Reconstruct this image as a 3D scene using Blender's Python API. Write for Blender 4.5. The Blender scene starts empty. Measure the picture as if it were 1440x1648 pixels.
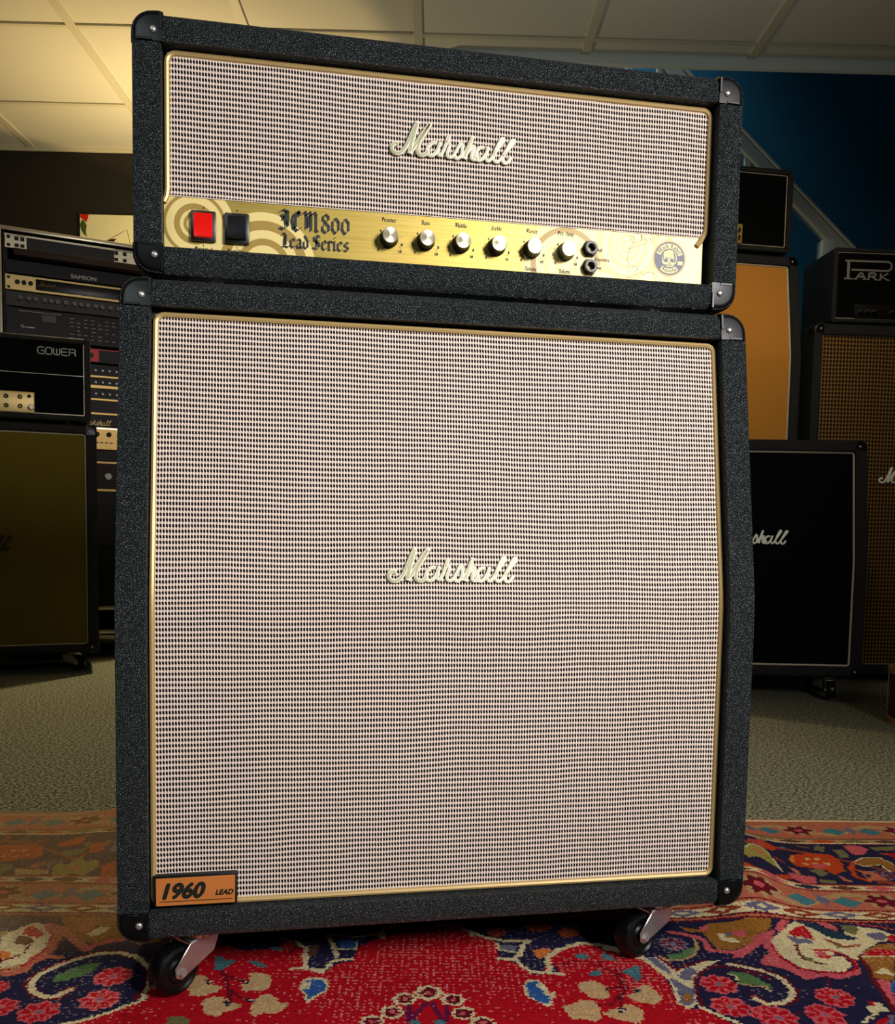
import bpy, bmesh, math, random
import numpy as np
from mathutils import Vector, Matrix
PI = math.pi
random.seed(7)
rnd = random.Random(11)
scn = bpy.context.scene
COL = scn.collection

# ------------------------------------------------------------------ camera
cam_d = bpy.data.cameras.new('camera'); cam = bpy.data.objects.new('camera', cam_d); COL.objects.link(cam)
scn.camera = cam
cam_d.sensor_fit = 'VERTICAL'; cam_d.sensor_height = 24.0
cam_d.lens = 1456.91 / 1648 * 24.0
cam_d.shift_x = -(724.26 - 720) / 1648.0
cam_d.shift_y = (954.88 - 824) / 1648.0
cam_d.clip_start = 0.02; cam_d.clip_end = 60
yaw, pitch, roll = -0.183737, -0.0755869, -0.0178031
cam.matrix_world = Matrix.Translation((0.18317, -1.04916, 0.56857)) @ (
    Matrix.Rotation(yaw, 4, 'Z') @ Matrix.Rotation(pitch, 4, 'X') @ Matrix.Rotation(roll, 4, 'Y') @ Matrix.Rotation(PI/2, 4, 'X'))

# ------------------------------------------------------------------ view and world
scn.view_settings.view_transform = 'Standard'; scn.view_settings.look = 'None'
scn.view_settings.gamma = 1.0; scn.view_settings.use_curve_mapping = False
scn.view_settings.exposure = 0.0
w = bpy.data.worlds.new('world'); scn.world = w; w.use_nodes = True
w.node_tree.nodes['Background'].inputs[0].default_value = (0.55, 0.75, 1.0, 1)
w.node_tree.nodes['Background'].inputs[1].default_value = 0.03

def aim(o, target):
    d = Vector(target) - o.location
    o.rotation_euler = d.to_track_quat('-Z', 'Y').to_euler()
def area(name, loc, target, size, power, color, size_y=None):
    l = bpy.data.lights.new(name, 'AREA'); l.energy = power; l.color = color; l.size = size
    if size_y: l.shape = 'RECTANGLE'; l.size_y = size_y
    o = bpy.data.objects.new(name, l); COL.objects.link(o); o.location = loc; aim(o, target); return o
def point(name, loc, power, color, r=0.05):
    l = bpy.data.lights.new(name, 'POINT'); l.energy = power; l.color = color; l.shadow_soft_size = r
    o = bpy.data.objects.new(name, l); COL.objects.link(o); o.location = loc; return o
def spot(name, loc, target, power, color, angle, blend, r=0.05):
    l = bpy.data.lights.new(name, 'SPOT'); l.energy = power; l.color = color; l.spot_size = math.radians(angle)
    l.spot_blend = blend; l.shadow_soft_size = r
    o = bpy.data.objects.new(name, l); COL.objects.link(o); o.location = loc; aim(o, target); return o
# unseen key lamp, below ceiling height, over the photographer's right shoulder, a warm lamp behind the stack, the stairwell lamp
k_ = area('front_key_lamp', (1.45, -1.85, 1.5), (0.40, 0.05, 0.56), 0.6, 15.5, (1.0, 0.96, 0.94)); k_.data.spread = math.radians(84)
area('shop_ceiling_lamp', (-0.7, -1.7, 2.2), (0.4, 0.1, 0.6), 0.9, 3.6, (0.85, 0.97, 1.0)).data.spread = math.radians(90)
point('warm_lamp', (-0.05, 3.05, 1.62), 19, (1.0, 0.84, 0.52), 0.06)
spot('warm_downlight', (0.0, 3.2, 2.15), (-0.15, 1.45, 0.0), 105, (1.0, 0.86, 0.56), 84, 0.5, 0.05)
spot('warm_uplighter', (-0.25, 2.85, 1.60), (-0.30, 2.8, 2.3), 24, (1.0, 0.70, 0.30), 112, 0.07, 0.03)
spot('rear_downlight', (1.0, 3.1, 2.1), (1.1, 0.9, 0.0), 21, (0.95, 1.0, 0.82), 70, 0.5, 0.06)
area('orange_cab_fill', (1.3, 0.9, 2.25), (2.0, 2.1, 1.35), 0.3, 1.8, (1.0, 0.88, 0.68)).data.spread = math.radians(60)  # unseen lamp added to brighten the orange cloth from above
spot('stairwell_lamp', (0.9, 2.75, 4.1), (1.4, 3.9, 2.5), 150, (0.75, 0.93, 1.0), 84, 0.9, 0.1)
spot('cool_ceiling_fill', (1.15, 1.15, 1.55), (1.25, 1.3, 2.3), 5.5, (0.86, 0.95, 1.0), 150, 0.6, 0.08)  # hidden lamp added to turn the right ceiling neutral grey

# ------------------------------------------------------------------ materials
MATS = {}
class NT:
    def __init__(s, name):
        m = bpy.data.materials.new(name); m.use_nodes = True; s.m = m; s.t = m.node_tree
        s.b = s.t.nodes['Principled BSDF']; MATS[name] = m
    def n(s, typ, **kw):
        nd = s.t.nodes.new(typ)
        for k, v in kw.items():
            if k.startswith('i'):
                nd.inputs[int(k[1:])].default_value = v
            else: setattr(nd, k, v)
        return nd
    def l(s, a, b): s.t.links.new(a, b)
    def math(s, op, a, b=None, c=None):
        nd = s.t.nodes.new('ShaderNodeMath'); nd.operation = op
        for i, v in enumerate((a, b, c)):
            if v is None: continue
            if isinstance(v, (int, float)): nd.inputs[i].default_value = v
            else: s.l(v, nd.inputs[i])
        return nd.outputs[0]
    def mix(s, f, a, b):
        nd = s.t.nodes.new('ShaderNodeMix'); nd.data_type = 'RGBA'
        for i, v in ((0, f), (6, a), (7, b)):
            if isinstance(v, tuple): nd.inputs[i].default_value = v if len(v) == 4 else v + (1,)
            elif isinstance(v, (int, float)): nd.inputs[i].default_value = v
            else: s.l(v, nd.inputs[i])
        return nd.outputs[2]
    def base(s, col=None, rough=None, metal=None, spec=None, coat=None):
        B = s.b.inputs
        if col is not None:
            if isinstance(col, tuple): B['Base Color'].default_value = col[:3] + (1,)
            else: s.l(col, B['Base Color'])
        if rough is not None:
            if isinstance(rough, (int, float)): B['Roughness'].default_value = rough
            else: s.l(rough, B['Roughness'])
        if metal is not None: B['Metallic'].default_value = metal
        if spec is not None: B['Specular IOR Level'].default_value = spec
        if coat is not None: B['Coat Weight'].default_value = coat
    def bump(s, h, strength=0.5, dist=0.001):
        nd = s.t.nodes.new('ShaderNodeBump'); nd.inputs['Strength'].default_value = strength
        nd.inputs['Distance'].default_value = dist; s.l(h, nd.inputs['Height']); s.l(nd.outputs[0], s.b.inputs['Normal'])
    def obj(s): return s.n('ShaderNodeTexCoord').outputs['Object']
def lin(r, g, b):
    return tuple(((c/255)/12.92 if c/255 <= .04045 else ((c/255+.055)/1.055)**2.4) for c in (r, g, b))
def simple(name, col, rough=0.5, metal=0.0, spec=0.5, noise=0.08, scale=60, bump=0.0):
    t = NT(name); nz = t.n('ShaderNodeTexNoise'); nz.inputs['Scale'].default_value = scale; nz.inputs['Detail'].default_value = 4
    t.l(t.obj(), nz.inputs['Vector'])
    dark = tuple(c*(1-noise) for c in col); lite = tuple(min(1, c*(1+noise)) for c in col)
    t.base(t.mix(nz.outputs['Fac'], dark, lite), rough, metal, spec)
    if bump: t.bump(nz.outputs['Fac'], bump, 0.001)
    return t.m
def tolex(name, col, scale=520, rough=0.42, strength=0.9, spec=0.55):
    t = NT(name); o = t.obj()
    nz = t.n('ShaderNodeTexNoise'); nz.inputs['Scale'].default_value = scale*.35; nz.inputs['Detail'].default_value = 3; t.l(o, nz.inputs['Vector'])
    wv = t.n('ShaderNodeVectorMath', operation='MULTIPLY_ADD')
    t.l(nz.outputs['Color'], wv.inputs[0]); wv.inputs[1].default_value = (.0035, .0035, .0035); t.l(o, wv.inputs[2])
    v = t.n('ShaderNodeTexVoronoi'); v.feature = 'DISTANCE_TO_EDGE'; v.inputs['Scale'].default_value = scale; t.l(wv.outputs[0], v.inputs['Vector'])
    v2 = t.n('ShaderNodeTexNoise'); v2.inputs['Scale'].default_value = scale*1.6; v2.inputs['Detail'].default_value = 2; t.l(o, v2.inputs['Vector'])
    h = t.math('ADD', t.math('MINIMUM', t.math('MULTIPLY', v.outputs['Distance'], 3.0), 0.6), t.math('MULTIPLY', v2.outputs['Fac'], 0.7))
    big = t.n('ShaderNodeTexNoise'); big.inputs['Scale'].default_value = 9; t.l(o, big.inputs['Vector'])
    peb = t.math('MINIMUM', t.math('MULTIPLY', v.outputs['Distance'], 3.2), 1.0)  # pebble highlight put into the colour: grooves darker, tops lighter
    t.base(t.mix(peb, tuple(c*.35 for c in col), t.mix(big.outputs['Fac'], tuple(c*.9 for c in col), tuple(c*1.5 for c in col))), rough, 0, spec)
    t.bump(h, strength, 0.0028)
    return t.m
tolex('tolex', lin(52, 59, 61), 400, .38, 1.0); tolex('tolex_dim', lin(22, 22, 20), 420, .42, .5, .42)  # tolex_dim: same covering, background dimness put into its colour
simple('recess_felt', lin(38, 38, 26), .7, noise=.2)
simple('gloss_plastic', lin(9, 9, 10), .34, spec=.32, noise=.05)
simple('black_plastic', lin(16, 16, 17), .35, noise=.1)
simple('black_cloth', (.0009, .0009, .0009), .9, spec=.12, noise=.3, scale=900)
simple('gold_piping', lin(192, 162, 106), .38, .25, noise=.1, scale=500)
simple('white_piping', lin(190, 176, 150), .5, noise=.1)
simple('cream_plastic', lin(252, 250, 226), .3, noise=.03)
simple('logo_inlay', lin(186, 184, 146), .3, .3, noise=.2, scale=300)
simple('zinc', lin(205, 198, 200), .27, .9, noise=.1, scale=90, bump=.05)
simple('screw_steel', lin(215, 210, 205), .3, .85, noise=.15, scale=600, bump=.3)
simple('chrome', lin(225, 225, 225), .1, 1.0, noise=.03)
simple('alu_knob', lin(250, 240, 205), .3, .45, noise=.05)
t = NT('spun_cap'); t.base(lin(252, 240, 200), .3, .75, .5); t.b.inputs['Anisotropic'].default_value = .85
tg = t.n('ShaderNodeTangent'); tg.direction_type = 'RADIAL'; tg.axis = 'Y'; t.l(tg.outputs[0], t.b.inputs['Tangent'])
simple('black_ink', lin(22, 24, 18), .5, noise=.05)
simple('navy_ink', lin(52, 58, 84), .45, noise=.15, scale=300)
simple('cream_ink', lin(244, 222, 150), .5, noise=.05)
simple('tan_ink', lin(232, 190, 120), .5, noise=.05)
simple('orange_badge', lin(205, 122, 58), .4, .1, noise=.06)
simple('silver_ink', lin(150, 148, 136), .4, .2, noise=.05)
simple('aluminium', lin(200, 190, 165), .35, .8, noise=.1)
simple('dull_gold', lin(205, 165, 85), .4, .35, noise=.08)
simple('pale_gold', lin(215, 185, 115), .4, .3, noise=.08)
simple('grey_panel', lin(48, 43, 34), .5, .0, .3, noise=.15)
simple('black_panel', lin(7, 6, 5), .5, .0, .25, noise=.1)
simple('brown_panel', lin(44, 28, 18), .6, spec=.3, noise=.2)
simple('red_panel', lin(215, 18, 8), .5, noise=.1)
simple('display_glass', lin(14, 10, 6), .35, spec=.3, noise=.05)
simple('green_ink', lin(70, 90, 40), .4, noise=.1)
simple('white_paint', lin(205, 212, 205), .5, noise=.06, scale=12)
simple('teal_paint', lin(14, 88, 118), .6, noise=.06, scale=5)
simple('brown_wall', lin(27, 20, 8), .8, noise=.2, scale=2)
simple('ceiling_tile', lin(205, 200, 180), .9, noise=.06, scale=220, bump=.2)
simple('tee_bar', lin(195, 188, 160), .6, noise=.03)
simple('dark_room', lin(50, 48, 44), .8, noise=.1, scale=3)
simple('wicker', lin(150, 110, 60), .7, noise=.3, scale=200)
simple('red_fabric', lin(90, 14, 16), .9, noise=.5, scale=120)
simple('rubber', lin(15, 14, 13), .3, noise=.1)

# red rocker (a lit pilot switch)
t = NT('red_rocker'); t.base(lin(205, 14, 14), .18, 0, .6); t.b.inputs['Emission Color'].default_value = (1, .02, .01, 1); t.b.inputs['Emission Strength'].default_value = .25
# woven grille cloth, UV in metres
def weave(name, lite, mid, dark, cp, rp, shear=.16):
    t = NT(name); uv = t.n('ShaderNodeUVMap'); sp = t.n('ShaderNodeSeparateXYZ'); t.l(uv.outputs[0], sp.inputs[0])
    wob = t.n('ShaderNodeTexNoise'); wob.inputs['Scale'].default_value = 7; t.l(uv.outputs[0], wob.inputs['Vector'])
    v0 = t.math('ADD', sp.outputs[1], t.math('MULTIPLY', wob.outputs['Fac'], .006))
    rv = t.math('FRACT', t.math('DIVIDE', v0, rp))
    uo = t.math('ADD', t.math('DIVIDE', sp.outputs[0], cp), t.math('MULTIPLY', rv, shear))
    cu = t.math('ABSOLUTE', t.math('SUBTRACT', t.math('FRACT', uo), .5))      # 0 on the thread gap
    rr = t.math('ABSOLUTE', t.math('SUBTRACT', rv, .5))
    tick = t.math('MULTIPLY', t.math('LESS_THAN', cu, .36), t.math('LESS_THAN', rr, .285))
    gap = t.math('LESS_THAN', cu, .13)
    nz = t.n('ShaderNodeTexNoise'); nz.inputs['Scale'].default_value = 260; nz.inputs['Detail'].default_value = 3; t.l(uv.outputs[0], nz.inputs['Vector'])
    l2 = t.mix(nz.outputs['Fac'], tuple(c*.8 for c in lite), tuple(min(1, c*1.15) for c in lite))
    c1 = t.mix(gap, l2, mid); c2 = t.mix(tick, c1, dark)
    t.base(c2, .8, 0, .12)
    h = t.math('ADD', t.math('MULTIPLY', cu, 1.2), t.math('MULTIPLY', t.math('SUBTRACT', 1, tick), .5))
    t.bump(h, .5, .0008)
    return t.m
weave('grille_weave', lin(250, 226, 210), lin(140, 108, 104), lin(14, 4, 9), .00345, .0064)
weave('orange_cloth', lin(222, 150, 62), lin(205, 136, 52), lin(196, 128, 48), .003, .003, 0)
weave('olive_cloth', lin(122, 106, 36), lin(104, 90, 28), lin(96, 82, 24), .003, .003, 0)
weave('basket_cloth', lin(140, 104, 54), lin(80, 55, 28), lin(34, 22, 14), .0125, .0145, 0)

# printed control panel: brushed gold with ringed roundels, UV in metres from the panel's lower left
t = NT('panel_print'); uv = t.n('ShaderNodeUVMap'); br = t.n('ShaderNodeTexNoise'); br.inputs['Scale'].default_value = 60
mp = t.n('ShaderNodeMapping'); mp.inputs['Scale'].default_value = (.25, 9, 1); t.l(uv.outputs[0], mp.inputs[0]); t.l(mp.outputs[0], br.inputs['Vector'])
col = t.mix(br.outputs['Fac'], lin(150, 128, 58), lin(196, 172, 92)); metal = None
CR, TN, OL = lin(236, 214, 140), lin(226, 186, 112), lin(168, 138, 66)
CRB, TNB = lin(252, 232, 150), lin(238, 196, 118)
sw = [(.035, .030, [(46, CR), (37, OL), (33, CR), (24, OL), (17, CR), (13, OL), (9, CR), (5, OL)]),
      (.116, -.012, [(62, CR), (52, OL), (41, CR), (31, OL), (23, CR), (13, OL)]),
      (.700, .040, [(170, CRB)]),  # cream disc and brighter inks put the right end's reflection into the print
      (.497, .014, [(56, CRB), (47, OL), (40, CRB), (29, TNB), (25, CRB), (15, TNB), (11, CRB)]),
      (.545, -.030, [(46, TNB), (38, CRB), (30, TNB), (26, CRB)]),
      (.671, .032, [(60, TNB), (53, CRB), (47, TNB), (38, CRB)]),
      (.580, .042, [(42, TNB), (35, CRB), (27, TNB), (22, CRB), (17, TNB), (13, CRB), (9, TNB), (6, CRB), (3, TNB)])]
mk = None
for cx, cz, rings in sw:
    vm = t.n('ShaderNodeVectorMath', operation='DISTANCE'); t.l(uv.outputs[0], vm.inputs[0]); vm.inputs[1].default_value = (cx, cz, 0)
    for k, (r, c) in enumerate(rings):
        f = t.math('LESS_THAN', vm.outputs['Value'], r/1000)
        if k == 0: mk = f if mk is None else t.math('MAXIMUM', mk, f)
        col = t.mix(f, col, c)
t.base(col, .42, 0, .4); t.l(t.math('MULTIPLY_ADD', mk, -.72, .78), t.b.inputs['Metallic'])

# floor carpet
t = NT('carpet'); o = t.obj()
n1 = t.n('ShaderNodeTexNoise'); n1.inputs['Scale'].default_value = 150; n1.inputs['Detail'].default_value = 3; n1.inputs['Roughness'].default_value = .7; t.l(o, n1.inputs['Vector'])
n2 = t.n('ShaderNodeTexNoise'); n2.inputs['Scale'].default_value = 2.2; t.l(o, n2.inputs['Vector'])
cr = t.n('ShaderNodeValToRGB'); cr.color_ramp.elements[0].position = .42; cr.color_ramp.elements[0].color = lin(44, 46, 38)+(1,)
cr.color_ramp.elements[1].position = .59; cr.color_ramp.elements[1].color = lin(176, 172, 142)+(1,)
t.l(n1.outputs['Fac'], cr.inputs[0])
t.base(t.mix(t.math('MULTIPLY', n2.outputs['Fac'], .3), cr.outputs[0], lin(104, 96, 70)), .95, 0, .1); t.bump(n1.outputs['Fac'], .8, .004)
# knotted rug: colour per knot
t = NT('rug_wool'); at = t.n('ShaderNodeVertexColor'); at.layer_name = 'knots'; o = t.obj()
n1 = t.n('ShaderNodeTexNoise'); n1.inputs['Scale'].default_value = 500; t.l(o, n1.inputs['Vector'])
hs = t.mix(.35, at.outputs['Color'], t.mix(n1.outputs['Fac'], (0, 0, 0), at.outputs['Color']))
t.base(hs, .95, 0, .1); t.bump(n1.outputs['Fac'], .5, .002)
# poster on the wall (flat print)
t = NT('poster_print'); uv = t.n('ShaderNodeUVMap'); sp = t.n('ShaderNodeSeparateXYZ'); t.l(uv.outputs[0], sp.inputs[0])
nz = t.n('ShaderNodeTexNoise'); nz.inputs['Scale'].default_value = 3; t.l(uv.outputs[0], nz.inputs['Vector'])
t.base(t.mix(nz.outputs['Fac'], lin(238, 226, 170), lin(250, 240, 190)), .6)

# ------------------------------------------------------------------ mesh helpers
def link(name, bm, mat, parent=None, smooth=True, angle=40):
    me = bpy.data.meshes.new(name); bm.normal_update()
    bmesh.ops.recalc_face_normals(bm, faces=bm.faces) if len(bm.faces) < 60000 else None
    if smooth:
        for f in bm.faces: f.smooth = True
        for e in bm.edges:
            if len(e.link_faces) == 2 and e.calc_face_angle(0) > math.radians(angle): e.smooth = False
    bm.to_mesh(me); bm.free()
    for m in (mat if isinstance(mat, (list, tuple)) else [mat]): me.materials.append(MATS[m])
    o = bpy.data.objects.new(name, me); COL.objects.link(o)
    if parent is not None: o.parent = parent
    return o
def tag(o, label, cat, group=None):
    o['label'] = label; o['category'] = cat
    if group: o['group'] = group
    return o
def thing(name, label, cat, loc=(0, 0, 0), rz=0, group=None):
    o = bpy.data.objects.new(name, None); o.empty_display_size = .05; COL.objects.link(o); o.location = loc; o.rotation_euler = (0, 0, math.radians(rz))
    return tag(o, label, cat, group)
def struct(o): o['kind'] = 'structure'; return o
def BM(): return bmesh.new()
def box(bm, x0, x1, y0, y1, z0, z1, r=0, seg=2, mi=0):
    vs = [bm.verts.new((x, y, z)) for z in (z0, z1) for y in (y0, y1) for x in (x0, x1)]
    fs = [bm.faces.new([vs[i] for i in q]) for q in ((0, 2, 3, 1), (4, 5, 7, 6), (0, 1, 5, 4), (2, 6, 7, 3), (0, 4, 6, 2), (1, 3, 7, 5))]
    for f in fs: f.material_index = mi
    if r:
        es = list({e for f in fs for e in f.edges})
        bmesh.ops.bevel(bm, geom=es, offset=r, segments=seg, affect='EDGES', profile=.5, clamp_overlap=True)
    return vs
def boxo(name, mat, parent, x0, x1, y0, y1, z0, z1, r=0, seg=2):
    bm = BM(); box(bm, x0, x1, y0, y1, z0, z1, r, seg); return link(name, bm, mat, parent)
def prism(bm, poly, axis, a, b):
    """extrude a polygon given in the two other axes along axis from a to b"""
    def P(p, t):
        return {'x': (t, p[0], p[1]), 'y': (p[0], t, p[1]), 'z': (p[0], p[1], t)}[axis]
    A = [bm.verts.new(P(p, a)) for p in poly]; B = [bm.verts.new(P(p, b)) for p in poly]
    n = len(poly); fa = bm.faces.new(A); fb = bm.faces.new(B[::-1]); sd = []
    for i in range(n): sd.append(bm.faces.new((A[i], B[i], B[(i+1) % n], A[(i+1) % n])))
    return A, B, fa, fb, sd
def lathe(bm, prof, center, axis='y', seg=32, mi=0):
    """prof: (t along the axis, radius)"""
    c = Vector(center); rings = []
    for t_, r in prof:
        ring = []
        if r < 1e-6:
            ring = [bm.verts.new(c + {'x': Vector((t_, 0, 0)), 'y': Vector((0, t_, 0)), 'z': Vector((0, 0, t_))}[axis])]
        else:
            for k in range(seg):
                a = 2*PI*k/seg; p, q = r*math.cos(a), r*math.sin(a)
                ring.append(bm.verts.new(c + {'x': Vector((t_, p, q)), 'y': Vector((p, t_, q)), 'z': Vector((p, q, t_))}[axis]))
        rings.append(ring)
    for A, B in zip(rings, rings[1:]):
        for k in range(seg):
            k2 = (k+1) % seg
            if len(A) == 1 and len(B) == 1: continue
            if len(A) == 1: f = bm.faces.new((A[0], B[k], B[k2]))
            elif len(B) == 1: f = bm.faces.new((A[k], A[k2], B[0]))
            else: f = bm.faces.new((A[k], A[k2], B[k2], B[k]))
            f.material_index = mi
    return rings
def tube(bm, pts, r, seg=8, closed=False, ry=None):
    pts = [Vector(p) for p in pts]; n = len(pts); rings = []
    up = Vector((0, 1, 0))
    for i, p in enumerate(pts):
        a = pts[(i-1) % n] if (closed or i > 0) else p; b = pts[(i+1) % n] if (closed or i < n-1) else p
        d = (b-a).normalized(); s = d.cross(up)
        if s.length < 1e-4: s = Vector((1, 0, 0))
        s.normalize(); q = s.cross(d).normalized()
        rr = r if isinstance(r, (int, float)) else r[i]; r2 = ry or rr
        rings.append([bm.verts.new(p + s*rr*math.cos(2*PI*k/seg) + q*r2*math.sin(2*PI*k/seg)) for k in range(seg)])
    m = n if closed else n-1
    for i in range(m):
        A, B = rings[i], rings[(i+1) % n]
        for k in range(seg): bm.faces.new((A[k], A[(k+1) % seg], B[(k+1) % seg], B[k]))
    if not closed:
        bm.faces.new(rings[0]); bm.faces.new(rings[-1][::-1])
def catmull(pts, sub=6):
    out = []; n = len(pts)
    for i in range(n-1):
        p0, p1, p2, p3 = pts[max(i-1, 0)], pts[i], pts[i+1], pts[min(i+2, n-1)]
        for k in range(sub):
            t_ = k/sub
            out.append(tuple(.5*((2*b)+(-a+c)*t_+(2*a-5*b+4*c-d)*t_*t_+(-a+3*b-3*c+d)*t_**3) for a, b, c, d in zip(p0, p1, p2, p3)))
    out.append(tuple(pts[-1])); return out
def strip(bm, pts, w, y, T=None):
    """flat ribbon in the x-z plane at depth y"""
    pts = [Vector((p[0], p[1])) for p in pts]; L_, R_ = [], []
    for i, p in enumerate(pts):
        d = (pts[min(i+1, len(pts)-1)] - pts[max(i-1, 0)]);
        if d.length < 1e-9: d = Vector((1, 0))
        d.normalize(); nn = Vector((-d.y, d.x))*w/2
        L_.append(bm.verts.new((p.x+nn.x, y, p.y+nn.y))); R_.append(bm.verts.new((p.x-nn.x, y, p.y-nn.y)))
    for i in range(len(pts)-1): bm.faces.new((L_[i], R_[i], R_[i+1], L_[i+1]))
def disc(bm, cx, cz, r, y, seg=32, rz=None):
    rz = rz or r
    bm.faces.new([bm.verts.new((cx+r*math.cos(2*PI*k/seg), y, cz+rz*math.sin(2*PI*k/seg))) for k in range(seg)])
def poly(bm, pts, y): bm.faces.new([bm.verts.new((a, y, b)) for a, b in pts])
def text(name, s, size, mat, parent, x, z, y, shear=0, bold=0, sx=1, align='LEFT', fatten=0):
    cu = bpy.data.curves.new('t', 'FONT'); cu.body = s; cu.size = size; cu.shear = shear; cu.offset = bold; cu.extrude = .0003; cu.align_x = align
    to = bpy.data.objects.new('t', cu); COL.objects.link(to); bpy.context.view_layer.update()
    me = bpy.data.meshes.new_from_object(to.evaluated_get(bpy.context.evaluated_depsgraph_get())); COL.objects.unlink(to); bpy.data.objects.remove(to)
    me.transform(Matrix.Translation((x, y, z)) @ Matrix.Rotation(PI/2, 4, 'X') @ Matrix.Scale(sx, 4, (1, 0, 0)))
    if fatten:
        b_ = BM(); b_.from_mesh(me); b2 = b_.copy(); g = []
        for dx, dz in ((fatten, 0), (-fatten, 0), (0, fatten), (0, -fatten), (fatten*.7, fatten*.7), (-fatten*.7, -fatten*.7)):
            m2 = me.copy(); m2.transform(Matrix.Translation((dx, rnd.uniform(-.00005, .00005), dz))); b_.from_mesh(m2)
        b_.to_mesh(me); b_.free(); b2.free()
    me.name = name; me.materials.clear(); me.materials.append(MATS[mat]); o = bpy.data.objects.new(name, me); COL.objects.link(o); o.parent = parent; return o

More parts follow.
